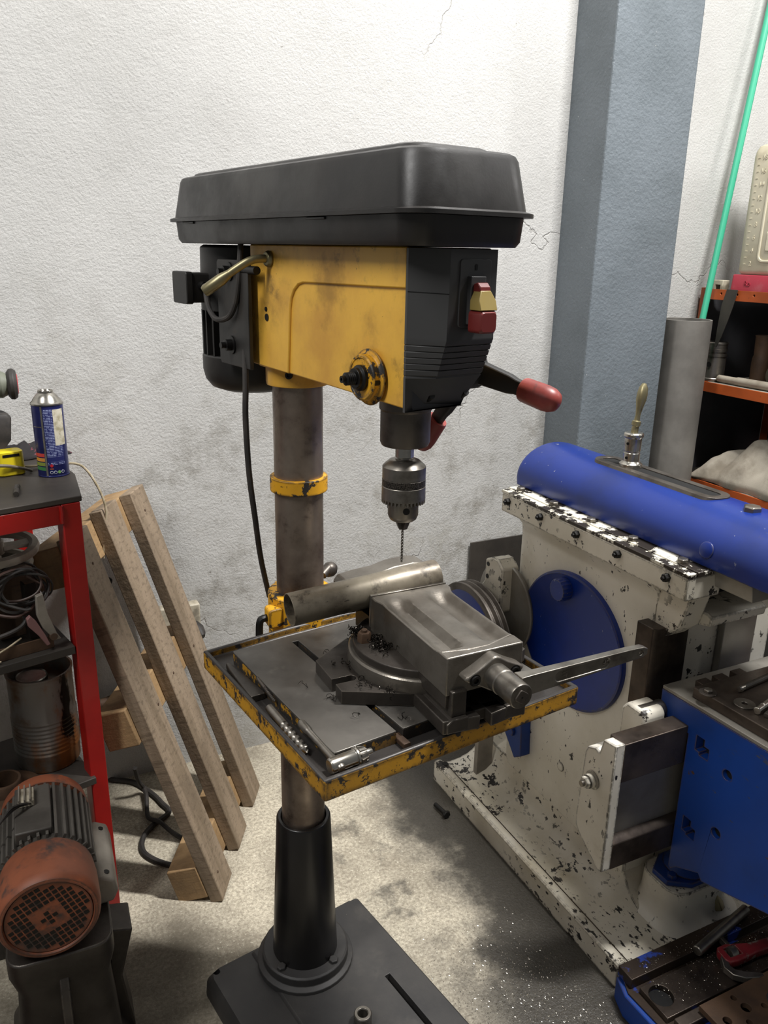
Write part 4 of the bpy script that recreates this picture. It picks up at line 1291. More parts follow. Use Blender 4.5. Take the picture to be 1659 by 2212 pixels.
# dark steel sheet standing against the wall behind the shaper
o = obj('steel_sheet', B().bx(.315, .56, WY - .012, WY - .007, 0, .56), MT['dark_iron'], None, .001)
o.matrix_world = MS
tag(o, 'dark steel sheet standing against the white wall behind the shaper', 'sheet')

# ------------------------------------------------------------------ pallet leaning beside the red bench
pa, tl = R(2.8), R(17.3)
e_ = V((math.sin(pa), math.cos(pa), 0))
h_ = V((-math.cos(pa), math.sin(pa), 0))
up_ = V((0, 0, 1)) * math.cos(tl) + h_ * math.sin(tl)
n_ = e_.cross(up_)
MPal = Mx((n_, e_, up_)).transposed().to_4x4()
MPal.translation = V((-.355, 1.513, .006))
pal = thing('wooden_pallet', 'small weathered wooden pallet standing on end and leaning beside the red bench', 'pallet')
pal.matrix_world = MPal
for k, (y0, l0, l1) in enumerate(((.002, .0, .925), (.172, .002, .93), (.342, .0, .918))):
    b = B().loft([[(x, y, z) for x, y in ((-.031, y0 + .001), (0, y0), (0, y0 + .089), (-.031, y0 + .088))] for z in (l0, l1 * .33, l1 * .66, l1)])
    obj('deck_board', b, MT['wood'], pal, .0025)
for z0, z1, y0, y1 in ((.018, .105, .002, .430), (.445, .535, -.008, .428), (.828, .915, .002, .430)):
    o = obj('cross_block', B().bx(-.104, -.0313, y0, y1, z0, z1), MT['wood_pale'], pal, .003)
for y, z in ((.03, .06), (.075, .49), (.20, .50), (.36, .49), (.385, .86), (.05, .85)):
    obj('nail_head', B().lathe([(0, 0), (.0035, 0), (.003, .0012), (0, .0014)], ax((0, y, z), (1, 0, 0)), 10), MT['rust'], pal)

# ------------------------------------------------------------------ red steel bench on the left
BX, BY, BZ, SB = -.579, 1.475, .1537, .894
HB = .93
bench = thing('steel_bench', 'red painted steel workbench with two shelves against the white wall', 'workbench', (BX, BY, BZ), 40)
bench.scale = (SB, SB, SB)
MB_ = Mx.Translation((BX, BY, BZ)) @ Mx.Rotation(R(40), 4, 'Z') @ Mx.Scale(SB, 4)
FZ = -BZ / SB                             # floor level in the bench's own measure
top = [(-1.1, .0), (.004, .0), (.055, .18), (.070, .40), (.078, .55), (-1.1, .42)]
obj('bench_top', B().prism(top, HB - .001, HB + .0115), MT['bench_top'], bench, .002)
obj('top_rail', B().bx(-1.1, -.0405, .001, .04, HB - .045, HB - .002), MT['red_paint'], bench, .002)
obj('weld_bead', B().tube([(-.041, .0, HB - .042), (-.0415, -.001, HB - .03), (-.0405, -.001, HB - .018), (-.041, 0, HB - .004)], [.004, .005, .0045, .005], 8), MT['red_paint'], bench)
obj('leg', B().bx(-.040, 0, 0, .04, FZ, HB - .0015), MT['red_paint'], bench, .002)
obj('leg', B().bx(-1.1, -1.06, 0, .04, FZ, HB - .0015), MT['red_paint'], bench, .002)
obj('leg', B().bx(-.02, .02, .445, .483, FZ, HB - .0015), MT['red_paint'], bench, .002)
obj('shelf_board', B().bx(-1.1, -.042, .002, .28, .580, .600), MT['dark_iron'], bench, .002)
obj('shelf_board', B().bx(-1.1, -.03, -.01, .28, .240, .258), MT['dark_iron'], bench, .002)


def bn(u, v, z):
    return MB_ @ V((u, -v, z))


def bthing(*a, **k):
    o = thing(*a, **k)
    o.scale = (SB, SB, SB)
    return o


# spray can
can_b = mat('blue_can_print', '23285e', .3, .35, var=('1d2150', 30, .4, .7))
sc = bthing('spray_can', 'blue aerosol spray can with a white sticker standing on the red bench', 'spray can', bn(.016, -.205, HB + .0117), 40)
obj('can_body', B().lathe([(0, 0), (.033, 0), (.0342, .001), (.0342, .003), (.0335, .004), (.0338, .006), (.0338, .163), (.0335, .165), (0, .165)], None, 48), can_b, sc)
obj('can_shoulder', B().lathe([(.0338, .164), (.0352, .165), (.0352, .168), (.0335, .1695), (.031, .172), (.026, .180), (.020, .1875), (.0165, .190), (.0165, .1945), (.0155, .196), (.014, .1955), (.0125, .1925), (.004, .1925), (.003, .197), (0, .197)], None, 48), MT['steel_bright'], sc)


def patch(name, r, a0, a1, z0, z1, m, t=.0003):
    n = max(3, int(abs(a1 - a0) / 4))
    lo = [[(rr * math.cos(R(a0 + (a1 - a0) * i / n)), rr * math.sin(R(a0 + (a1 - a0) * i / n)), z) for rr, z in ((r, z0), (r + t, z0), (r + t, z1), (r, z1))] for i in range(n + 1)]
    return obj(name, B().loft(lo), m, sc)


def print_mat():
    t = NT('tiny_can_print')
    sx = t.new('ShaderNodeSeparateXYZ')
    t.link(t.co, sx.inputs[0])
    ln = t.math('PINGPONG', t.math('MULTIPLY', sx.outputs['Z'], 280.), .5)
    f = t.math('MULTIPLY', t.step(ln, .26, .34), t.step(t.noise(420, 2, .5, (1, 1, .25)), .40, .5))
    f = t.math('MULTIPLY', f, t.step(t.noise(34, 2, .5, (.05, .05, 1.)), .40, .44))
    t.inp(t.bs.inputs['Base Color'], t.mix(f, srgb('23285e'), srgb('9aa3c8')))
    t.bs.inputs['Roughness'].default_value = .35
    return t.m


# the camera looks along +y here: angles are measured in the can's own frame (its x is 40 deg off the view)
F0 = -143
patch('text_panel', .0338, F0 + 18, F0 + 82, .030, .158, print_mat())
patch('seam', .0338, F0 + 8, F0 + 15, .004, .163, MT['steel_bright'])
patch('sticker', .0341, F0 + 52, F0 + 96, .074, .156, mat('dirty_white_sticker', 'cfc9b6', .6, var=('a59c80', 60, .45, .65), layers=[dict(col='5d5648', scale=160, lo=.66, hi=.7, amt=.6)]))
for i, cc in enumerate(('c2413a', 'c98a3c', '7d8a3c', '3f7a44')):
    patch('colour_band', .0338, F0 - 42, F0 + 7, .030 - .0105 * i + .018, .038 - .0105 * i + .018, mat('can_band_%d' % i, cc, .4))
patch('silver_line', .0338, F0 - 42, F0 + 7, .116, .1175, MT['steel_bright'])


def on_can(name, ang, z, pts, m):
    """a tiny printed mark at an angle and height on the can"""
    M = Mx.Rotation(R(ang), 4, 'Z') @ Mx.Translation((.0338, 0, z)) @ Mx.Rotation(R(90), 4, 'Y')
    return obj(name, B().prism(pts, 0, .0005), m, sc, 0, sm=0, M=M)


wm = mat('print_white', 'c8cbd6', .4)
on_can('flame_mark', F0 + 30, .028, circ(.0045, 4), mat('print_red', 'b0222c', .4))
obj_ = patch('orange_word', .0338, F0 + 23, F0 + 36, .0195, .0215, mat('print_orange', 'a8552e', .4))
for i, m in enumerate((wm, wm, mat('print_green', '6f9a58', .4), wm)):
    ring = circ(.0036, 14)
    on_can('round_mark', F0 + 28 + 14 * i, .0125, ring, m)
    if i != 2:
        on_can('round_mark', F0 + 28 + 14 * i, .0125, circ(.0026, 12), can_b).location.x += 0
        C.objects[-1].matrix_local = Mx.Rotation(R(F0 + 28 + 14 * i), 4, 'Z') @ Mx.Translation((.0340, 0, .0125)) @ Mx.Rotation(R(90), 4, 'Y')

# yellow plastic cup, grey-green power tool, short drill, cables
yp = mat('yellow_plastic', 'd4bf1e', .4, var=('b39f18', 20, .4, .7))
yc = bthing('yellow_box', 'small yellow plastic holder standing behind the grey cable on the bench', 'plastic holder', bn(-.064, -.262, HB + .0117), 40)
obj('holder_body', B().loft([[(x, y, z) for x, y in rrect(.030 - i, .022 - i, .012, 4)] for z, i in ((0, .003), (.003, 0), (.055, .001), (.0565, .003))]), yp, yc)
obj('holder_slot', B().bx(-.018, .018, -.022, -.0195, .045, .051), MT['bolt_black'], yc)
o = bthing('power_tool', 'dark power tool with red end cap standing at the left end of the bench', 'power tool', bn(-.047, -.37, HB + .0117), 40)
gt = mat('grey_green_casing', '76796b', .5, var=('5f6256', 10, .4, .7))
obj('tool_stand', B().loft([[(x, y, z) for x, y in rrect(w_, d_, .012, 4, cx_, 0)] for z, w_, d_, cx_ in ((0, .035, .03, -.03), (.04, .03, .028, -.03), (.060, .036, .032, -.02), (.115, .042, .034, -.02), (.125, .036, .03, -.02))]), MT['black_rubber'], o, .002)
obj('tool_barrel', B().lathe([(0, -.12), (.030, -.12), (.030, -.01), (.032, .0), (.026, .012), (0, .012)], ax((.015, 0, .190), (1, -.25, 0)), 32), gt, o)
ec = obj('end_cap', B().lathe([(0, 0), (.028, .0), (.036, .006), (.037, .014), (.032, .021), (.0245, .022), (.0245, .020), (0, .020)], ax((.027, -.003, .190), (1, -.25, 0)), 12), MT['black_rubber'], o, .001)
obj('cap_disc', B().lathe([(0, .0), (.024, 0), (.024, .0225), (.022, .0235), (0, .0235)], ax((.027, -.003, .190), (1, -.25, 0)), 32), mat('red_cap', 'c2353f', .4), ec)
obj('tool_neck', B().bx(-.045, -.005, -.02, .02, .124, .170), MT['black_rubber'], o, .004)
obj('drill_bit', drill_mesh(.0052, .062, .026, 2.2), MT['dark_iron'], None, sm=30).matrix_world = ax(bn(-.108, -.070, HB + .0170), bn(-.080, -.150, HB + .0170) - bn(-.108, -.070, HB + .0170))
tag(bpy.data.objects[C.objects[-1].name], 'short dark drill bit lying alone on the bench top before the can', 'drill bit')
cabm = mat('dirty_white_cable', 'b9ab90', .5, var=('8f8266', 40, .4, .7))
def cable(name, label, pts, r, m, k=6, cat='cable'):
    return tag(obj(name, B().tube(smooth_path(pts, k), r, 8), m, None, 0), label, cat)
zc = HB + .0117
cable('white_cable', 'dirty white cable hanging from the bench behind the can to the pallet', [bn(-.16, -.276, zc + .014), bn(-.10, -.281, zc + .016), bn(-.04, -.279, zc + .010), bn(.03, -.275, zc + .004), bn(.08, -.262, zc + .004), bn(.105, -.250, zc - .012), bn(.125, -.230, zc - .06), bn(.135, -.222, zc - .11), bn(.130, -.225, zc - .16), bn(.12, -.228, zc - .24)], .0028, cabm)
cable('grey_cable', 'flat grey cable lying across the bench in front of the yellow holder', [bn(-.26, -.206, zc + .012), bn(-.19, -.21, zc + .026), bn(-.13, -.222, zc + .034), bn(-.08, -.232, zc + .028), bn(-.035, -.244, zc + .012), bn(-.02, -.25, zc + .0035)], .0033, mat('grey_cable_skin', '6b6256', .5))

# crumpled cloth and a little block at the back of the bench
rows = []
for j in range(13):
    rows.append([((i / 12 - .5) * .16 + .008 * math.sin(j), (j / 12 - .5) * .10 + .006 * math.sin(i * .9), .002 + .034 * (min(i, 12 - i, j, 12 - j) / 6) ** .7 * (.7 + .3 * math.sin(i * 1.4) * math.cos(j * 1.1))) for i in range(13)])
rg = obj('oily_rag', B().loft(rows, None, False, False), mat('dark_pink_cloth', '231f21', .85, bump=(260, .3, .001), layers=[dict(col='7a3f4c', scale=30, lo=.56, hi=.62)]), None, 0, sm=80)
md = rg.modifiers.new('s', 'SOLIDIFY')
md.thickness = .002
rg.matrix_world = Mx.Translation(bn(.022, -.43, zc + .0003)) @ Mx.Rotation(R(40), 4, 'Z')
tag(rg, 'dark cloth with pink spots crumpled at the back of the bench', 'rag')
o = obj('wooden_block', B().loft([[(x, y, z) for x, y in rrect(.028 - i, .018 - i, .003, 2)] for z, i in ((0, .001), (.002, 0), (.030, 0), (.032, .001))]), MT['wood_pale'], None, .0006)
o.matrix_world = Mx.Translation(bn(-.058, -.338, zc + .0003)) @ Mx.Rotation(R(40), 4, 'Z')
tag(o, 'small pale wooden block behind the yellow holder on the bench', 'block')

# handwheels on a wooden box on the upper shelf
bx_ = bthing('wooden_box', 'old brown wooden box under the grey handwheels on the bench shelf', 'box', bn(-.118, -.185, .6005), 40)
for y0, y1 in ((-.060, -.052), (.052, .060)):
    obj('box_side', B().bx(-.045, .045, y0, y1, .0, .162), MT['wood_dark'], bx_, .001)
for x0, x1 in ((-.045, -.037), (.037, .045)):
    obj('box_side', B().bx(x0, x1, -.0515, .0515, 0, .162), MT['wood_dark'], bx_, .001)
obj('box_floor', B().bx(-.0365, .0365, -.0515, .0515, .001, .008), MT['wood_dark'], bx_)


def handwheel(label, M, r=.098):
    o = bthing('handwheel', label, 'handwheel')
    o.matrix_world = M @ Mx.Scale(SB, 4)
    obj('rim', B().lathe([(r - .020, .002), (r - .012, 0), (r - .002, .002), (r, .010), (r - .003, .018), (r - .014, .020), (r - .022, .014), (r - .020, .002)], None, 48), MT['wheel_grey'], o)
    obj('hub', B().lathe([(.010, .0), (.026, .0), (.026, .026), (.022, .029), (.010, .029), (.010, 0)], None, 32), MT['wheel_grey'], o)
    for a in (10, 130, 250):
        c_, s_ = math.cos(R(a)), math.sin(R(a))
        lp = []
        for t, wd_ in ((.022, .017), (.045, .013), (r - .016, .020)):
            lp.append([(c_ * t - s_ * y, s_ * t + c_ * y, z) for y, z in ((-wd_, .006), (wd_, .006), (wd_ * .8, .015), (-wd_ * .8, .015))])
        obj('spoke', B().loft(lp), MT['wheel_grey'], o, .001)
    return o


Mh_ = Mx.Translation(bn(-.160, -.150, .764)) @ Mx.Rotation(R(40), 4, 'Z')
handwheel('grey cast handwheel lying lowest of two on the wooden box', Mh_, .090)
handwheel('grey cast handwheel lying on top of the other one under the bench top', Mx.Translation(bn(-.153, -.145, .802)) @ Mx.Rotation(R(25), 4, 'Z') @ Mx.Rotation(R(4), 4, 'X'), .098)
# angle iron frame, earth clamp and coil of wire
af = bthing('angle_iron_frame', 'rusty angle iron frame standing on the bench shelf beside the red leg', 'frame', bn(-.10, -.022, .6005), 40)
obj('angle_bar', B().prism([(-.21, 0), (.02, 0), (.02, .004), (-.21, .004)], .0, .028, 'z').prism([(-.21, .0045), (.02, .0045), (.02, .03), (-.21, .03)], .0, .004), MT['rust'], af, .0006)
obj('upright', B().prism([(-.012, .062), (.016, .062), (.016, .066), (-.008, .066), (-.008, .09), (-.012, .09)], .005, .135), MT['dark_iron'], af, .0006)
ck_ = bthing('earth_clamp', 'dusty pinkish welding clamp hanging over the angle iron frame', 'clamp', bn(-.10, -.012, .66), 40)
for sgn, m in ((0, MT['grey_cast']), (1, mat('faded_pink_paint', '7d5a58', .6))):
    pts = [(-.010, .075), (.004, .078), (.010, .03), (.024, -.02), (.032, -.035), (.018, -.036), (-.004, .0), (-.012, .03)] if sgn == 0 else [(-.034, .028), (-.026, .034), (-.016, .020), (.0, -.018), (.008, -.042), (.0, -.044), (-.014, -.016), (-.032, .010)]
    obj('clamp_jaw', B().prism(pts, -.006, .006, 'y'), m, ck_, .0012)
obj('clamp_pivot', B().cyl((.016, -.009, -.026), (.016, .009, -.026), .008, n=20), MT['rust'], ck_)
wc = bthing('wire_coil', 'tangled coil of black wires heaped on the bench shelf', 'wire coil', bn(-.135, -.045, .6005), 40)
rnd = random.Random(8)
for i in range(9):
    r0 = .058 - .003 * (i % 4)
    ox, oz, oy = rnd.uniform(-.02, .02), .135 + rnd.uniform(-.012, .025), rnd.uniform(-.012, .020)
    a1, sq, tw_ = rnd.uniform(0, 6.28), rnd.uniform(.62, 1.0), rnd.uniform(-.25, .25)
    pp = []
    for k in range(13):
        t = a1 + k * 2 * PI / 12 * rnd.uniform(.94, 1.02)
        pp.append((ox + r0 * math.cos(t), oy + .012 * math.sin(2 * t + i) + tw_ * .04 * math.sin(t), oz + r0 * sq * math.sin(t)))
    obj('wire_strand', B().tube(smooth_path(pp, 4), rnd.choice((.0022, .0028, .0034)), 6), MT['black_rubber'] if i % 4 else mat('brown_wire', '4a3730', .5), wc)
obj('wire_tail', B().tube(smooth_path([(.0, .0, .10), (.004, -.012, .075), (-.02, -.02, .062), (-.08, -.022, .055), (-.16, -.02, .06)], 5), .0045, 8), MT['black_rubber'], wc)
obj('wire_tail', B().tube(smooth_path([(-.01, -.018, .04), (-.04, -.026, .03), (-.07, -.03, .02), (-.09, -.03, .004), (-.06, -.034, -.012 + .018), (-.1, -.034, .004)], 5), .002, 6), cabm, wc)

# lower shelf: paint can, bucket, flange
rusty = mat('rust_stained_tin', '8f8a82', .5, .2, var=('6e5238', 7, .42, .62), bump=(120, .2, .001),
            layers=[dict(col='9a5c20', scale=9, lo=.48, hi=.62, amt=.85, rough=.7, stretch=(1, 1, .5)), dict(col='17120e', scale=12, lo=.56, hi=.62, rough=.35, stretch=(1, 1, .35), off=5),
                    dict(col='a59f92', scale=6, lo=.62, hi=.68, amt=.7, off=9)])
pc = bthing('paint_can', 'rusty ribbed paint can with dark drips on the lower bench shelf', 'paint can', bn(-.088, -.140, .2585), 40)
pr = [(0, .0), (.070, 0), (.072, .003)]
for k in range(9):
    pr += [(.072, .040 + .0105 * k), (.0742, .0435 + .0105 * k), (.0742, .0465 + .0105 * k), (.072, .050 + .0105 * k)]
pr += [(.072, .236), (.0745, .238), (.0745, .243), (.070, .243), (.0695, .20), (0, .20)]
obj('can_wall', B().lathe(pr, None, 48), rusty, pc)
obj('inner_tin', B().lathe([(0, .20), (.036, .20), (.036, .2215), (.034, .224), (.032, .2215), (0, .2205)], Mx.Translation((-.016, .01, 0)), 32), MT['steel'], pc)
o = bthing('steel_bucket', 'dark grey steel bucket at the left on the lower bench shelf', 'bucket', bn(-.335, -.178, .2585), 40)
obj('bucket_wall', B().lathe([(0, 0), (.085, 0), (.100, .215), (.103, .217), (.100, .219), (.097, .217), (.083, .006), (0, .006)], None, 40), MT['dark_iron'], o)
obj('bucket_band', B().lathe([(.0905, .075), (.0935, .078), (.0935, .083), (.0915, .086)], None, 40), MT['dark_iron'], o)
o = bthing('pipe_flange', 'rusty round pipe flange lying at the front of the lower shelf', 'flange', bn(-.215, -.050, .2585), 40)
obj('flange_disc', B().lathe([(.03, 0), (.078, 0), (.080, .003), (.080, .010), (.076, .013), (.045, .015), (.03, .015), (.03, 0)], None, 40), MT['rust'], o)
obj('flange_neck', B().lathe([(.03, .015), (.040, .015), (.038, .040), (.036, .043), (.031, .043), (.03, .015)], None, 36), MT['rust'], o)
o = bthing('scrap_casting', 'dark finned iron casting lying on the floor under the red bench', 'casting', bn(-.19, -.10, FZ), 40)
obj('casting_block', B().loft([[(x, y, z) for x, y in rrect(.10 - i, .06 - i, .02, 3)] for z, i in ((0, 0), (.10, .004), (.118, .014))]), MT['dark_iron'], o, .002)
for k in range(5):
    obj('casting_fin', B().bx(-.08 + .035 * k, -.072 + .035 * k, -.062, .055, .02, .13), MT['dark_iron'], o, .001)

# ------------------------------------------------------------------ orange electric motor lying on an iron housing
ga = math.atan2(-.13, .30)
MO = Mx.Translation((-.531, 1.051, .405)) @ Mx.Rotation(-ga, 4, 'Z') @ Mx.Scale(.88, 4)
orange = mat('scuffed_orange_paint', '8f5136', .55, var=('70402b', 8, .4, .7), bump=(150, .12, .001),
             layers=[dict(col='3d3531', scale=7, lo=.52, hi=.62, rough=.6, off=3), dict(col='8d8276', scale=14, lo=.66, hi=.70, off=6), dict(col='d06a3a', scale=12, lo=.6, hi=.75, amt=.6, off=9)], edge=('4a3a32', .006, .5, .2))
om = thing('electric_motor', 'scuffed orange and grey electric motor with square fan grille', 'electric motor')
om.matrix_world = MO
Y = Mx.Rotation(R(-90), 4, 'X')           # lathe axis along +y (away from the viewer)
obj('fan_cowl', B().lathe([(0, .012), (.0765, .012), (.078, .006), (.080, .0), (.086, .001), (.091, .008), (.0925, .02), (.091, .085), (.087, .118), (.084, .121), (0, .121)], Y, 48), orange, om)
g = obj('fan_grille', B().lathe([(0, .0), (.0765, .0), (.077, .0115), (0, .0115)], Y @ Mx.Translation((0, 0, .004)), 48), orange, om)
slot = None
for i in range(-6, 7):
    for j in range(-6, 7):
        x, z = i * .0112, j * .0112
        if math.hypot(x, z) > .070 or (abs(i) <= 2 and abs(j) <= 2 and not (abs(i) + abs(j) <= 1)) or (i + j) % 1:
            continue
        Ms = Mx.Rotation(R(-22), 4, 'Y') @ Mx.Translation((x, .0036, z))
        if slot is None:
            slot = obj('grille_slot', B().bx(-.0042, .0042, -.0004, .0006, -.0036, .0036), MT['bolt_black'], g, 0, sm=0, M=Ms)
        else:
            s2 = slot.copy()
            C.objects.link(s2)
            s2.matrix_local = Ms
mb = obj('motor_body', B().lathe([(0, .121), (.083, .121), (.083, .300), (0, .300)], Y, 48), MT['grey_cast'], om)
MT['motor_grey'] = mat('dusty_motor_grey', '5c5852', .55, .2, var=('45413c', 9, .4, .7), bump=(160, .15, .001))
mb.data.materials[0] = MT['motor_grey']
fin = None
for k in range(17):
    Mf = Mx.Rotation(R(-10 + k * 10.5), 4, 'Y')
    if fin is None:
        fin = obj('motor_fin', B().bx(.080, .0925, .124, .296, -.0028, .0028), MT['motor_grey'], om, .0008, M=Mf)
    else:
        f2 = fin.copy()
        C.objects.link(f2)
        f2.matrix_local = Mx.Rotation(R(10 - k * 10.5), 4, 'Y')
obj('end_shield', B().lathe([(0, .300), (.090, .300), (.091, .306), (.087, .335), (.070, .357), (.03, .365), (0, .365)], Y, 48), orange, om)
tbm = obj('terminal_pad', B().bx(-.050, .018, .135, .285, .070, .098), MT['motor_grey'], om, .003)
tb_ = obj('terminal_block', B().bx(-.042, -.012, .215, .262, .0985, .112), mat('dusty_white_terminal', 'b5ac98', .6, var=('7d7464', 30, .4, .65)), tbm, .0015)
for i in range(3):
    obj('terminal_rib', B().bx(-.041 + .0105 * i, -.0385 + .0105 * i, .212, .265, .1125, .118), MT['grey_cast'], tb_)
for i in range(3):
    obj('motor_wire', B().tube(smooth_path([(-.035 + .008 * i, .215, .105), (-.05, .19, .115 + .004 * i), (-.08, .17, .10), (-.11, .16, .07)], 4), .002, 6), MT['black_rubber'], om)
ft = obj('motor_foot', B().prism([(.060, -.050), (.080, -.030), (.096, -.022), (.122, -.036), (.128, -.066), (.118, -.088), (.070, -.092)], .10, .285, 'y'), MT['grey_cast'], om, .006)
for y in (.09, .23):
    obj('foot_hole', B().cyl((.108, y + .03, -.0295), (.1085, y + .03, -.0275), .006, n=18), MT['bolt_black'], ft, M=Mx.Translation((0, 0, 0)))
# iron housing that carries the motor
o = thing('iron_housing', 'dark cast iron housing under the orange electric motor', 'iron housing', (-.563, 1.149, 0), -math.degrees(ga))
obj('housing_shell', B().loft([[(x, y, z) for x, y in rrect(w_, d_, .03, 5)] for z, w_, d_ in ((0, .105, .12), (.03, .105, .12), (.07, .085, .10), (.24, .075, .09), (.285, .085, .10), (.322, .085, .10))]), MT['cast_dark'], o, .003)
obj('housing_rib', B().prism([(-.118, .03), (-.092, .08), (-.090, .28), (-.118, .24)], -.008, .008, 'x'), MT['cast_dark'], o, .002)
obj('housing_rib', B().prism([(.076, .03), (.110, .03), (.095, .16), (.120, .26), (.076, .27)], -.02, .05, 'y'), MT['cast_dark'], o, .003)

o = thing('orange_casing', 'orange rounded metal casing at the bottom left below the electric motor', 'casing', (-.715, .950, 0))
obj('casing_shell', B().lathe([(0, 0), (.075, 0), (.078, .01), (.078, .24), (.068, .275), (.045, .295), (0, .30)], None, 40), orange, o)
obj('casing_band', B().lathe([(.0782, .10), (.080, .102), (.080, .112), (.0782, .114)], None, 40), MT['dark_iron'], o)

# ------------------------------------------------------------------ cables and things by the wall
fz = .0072
def fp(x, y):
    return (x, y, fz)
hose = cable('black_cable', 'thick black cable looped on the floor behind the pallet', [fp(-.80, 1.97), fp(-.754, 1.955), fp(-.69, 1.944), fp(-.624, 1.894), fp(-.588, 1.856), fp(-.56, 1.82), fp(-.587, 1.770), fp(-.600, 1.72), fp(-.585, 1.670), fp(-.535, 1.635), fp(-.47, 1.62), fp(-.42, 1.64), fp(-.40, 1.70), fp(-.42, 1.78)], .0070, MT['black_rubber'], 7)
cable('black_cable', 'black cable dropping in a loop behind the pallet mid block', [(-.655, 1.86, .115), (-.655, 1.88, .06), (-.65, 1.90, .022), (-.632, 1.865, .0215), (-.61, 1.80, .0075), (-.57, 1.765, .0215), (-.535, 1.745, .0075), (-.50, 1.72, .0075)], .006, MT['black_rubber'], 7)
so = thing('wall_socket', 'old cream socket box on the white wall behind the pallet', 'socket', MS @ V((-.625, WY, .462)), SA)
obj('socket_box', B().bx(-.052, .056, -.034, -.0005, -.050, .054), mat('old_cream_plastic', 'bdb4a0', .5, var=('8c8474', 20, .45, .65)), so, .004)
obj('socket_plug', B().lathe([(0, 0), (.018, 0), (.020, .02), (.014, .04), (.007, .05), (0, .05)], ax((.035, -.034, -.01), (.3, -1, -.3)), 24), MT['black_rubber'], so)
hk = thing('wall_hook', 'small dark curved hook on the white wall behind the pallet', 'hook', MS @ V((-.803, WY, .605)), SA)
obj('hook_bend', B().tube(smooth_path([(-.012, -.003, .014), (-.002, -.010, .018), (.010, -.012, .010), (.006, -.010, -.004)], 5), .0035, 8), MT['bolt_black'], hk)
obj('hook_plate', B().bx(-.004, .006, -.0085, -.0005, -.020, -.002), MT['cream'], hk)
a, b_ = MS @ V((-.90, .372, .258)), MS @ V((-.765, .372, .284))
o = obj('wooden_stick', B().lathe([(0, 0), (.0135, 0), (.0135, .14), (0, .14)], None, 16), MT['wood_dark'], None, .001)
o.matrix_world = ax(a, b_ - a)
tag(o, 'short dark wooden stick behind the pallet near the wall', 'stick')

# ------------------------------------------------------------------ grey pipe and green pole by the pillar
gp = mat('scuffed_grey_pipe', '85827c', .5, .25, var=('6a6762', 5, .35, .7), bump=(200, .06, .0008),
         layers=[dict(col='4c4945', scale=6, lo=.56, hi=.7, amt=.7, off=3), dict(col='b8b2a4', scale=40, lo=.68, hi=.72, amt=.6, stretch=(1, 1, .4))])
o = obj('grey_pipe', B().lathe([(.070, 0), (.0765, 0), (.0765, 1.258), (.070, 1.258), (.070, 0)], None, 56), gp, None, .0006)
o.matrix_world = MS @ Mx.Translation((1.024, .285, 0))
tag(o, 'wide scuffed grey pipe standing on end beside the blue grey pillar', 'pipe')
a, b_ = V((1.045, .300, .72)), V((1.352, .384, 2.62))
gpole = obj('green_pole', B().lathe([(0, 0), (.0105, 0), (.0105, (b_ - a).length), (0, (b_ - a).length)], None, 24), mat('sea_green_paint', '3da583', .4, bump=(60, .05, .001)), None)
gpole.matrix_world = MS @ ax(a, b_ - a)
tag(gpole, 'sea green pole standing in the grey pipe and leaning on the wall', 'pole')

# ------------------------------------------------------------------ orange shelf rack on the right
og = mat('orange_rack_paint', 'a94f22', .45, var=('8f421b', 7, .4, .7), bump=(150, .06, .001), layers=[dict(col='4a2f22', scale=40, lo=.68, hi=.72, amt=.8)])
UR = 1.17
rk = thing('shelf_rack', 'orange steel shelf rack with dark back panel and painted-shade sheet at the right of the grey pipe', 'shelf rack', MS @ V((UR, 0, 0)), SA)
MR = MS @ Mx.Translation((UR, 0, 0))
def ry(v):
    return -v
for v in (-.366, .70):
    for u in (0, .40):
        obj('upright', B().prism([(u, ry(v) - .016), (u + .004, ry(v) - .016), (u + .004, ry(v) + .012), (u + .032, ry(v) + .012), (u + .032, ry(v) + .016), (u, ry(v) + .016)], 0, 1.352), og, rk, .001)
for k, z in enumerate((1.350, 1.047, .708)):
    bm_ = obj('beam', B().bx(.0045, .010, -.70, .349, z - .034, z - .001), og, rk, .001, cuts=[B().cyl((-.01, ry(v), z - .014), (.02, ry(v), z - .014), .0038, n=12) for v in (-.30, -.235, -.17, -.105)] if k == 0 else ())
    obj('shelf_panel', B().bx(.0105, .43, -.70, .349, z - .020, z - .006), MT['dark_iron'], rk, .001)
pm = mat('grey_panel_and_shade', '4d4d50', .6, var=('3f3f42', 5, .4, .7))  # rack back grey, also the painted tone of the shaded wall
obj('back_panel', B().bx(.433, .437, -.70, .383, .3, 1.34), pm, rk)
obj('wall_shade_sheet', B().bx(.04, .40, .384, .388, .72, 1.33), pm, rk)  # dark sheet paints the shade on the wall behind the rack
def rs(u, v, z):
    return MR @ V((u - UR, -v, z))
# card lying on the shelves
cardm = mat('grey_cardboard', '8d887e', .8, var=('6f6a60', 10, .4, .7))
for nm, z, v0, v1, lb in (('cardboard_sheet', 1.0412, -.34, .3, 'worn grey cardboard sheet lining the middle orange shelf'), ('cardboard_sheet', .7022, -.20, .3, 'grey cardboard sheet lining the lower orange shelf under the sack')):
    o = obj(nm, B().bx(1.1815, 1.52, -v1, -v0, z, z + .005), cardm, None, .0008)
    o.matrix_world = MS
    tag(o, lb, 'cardboard')
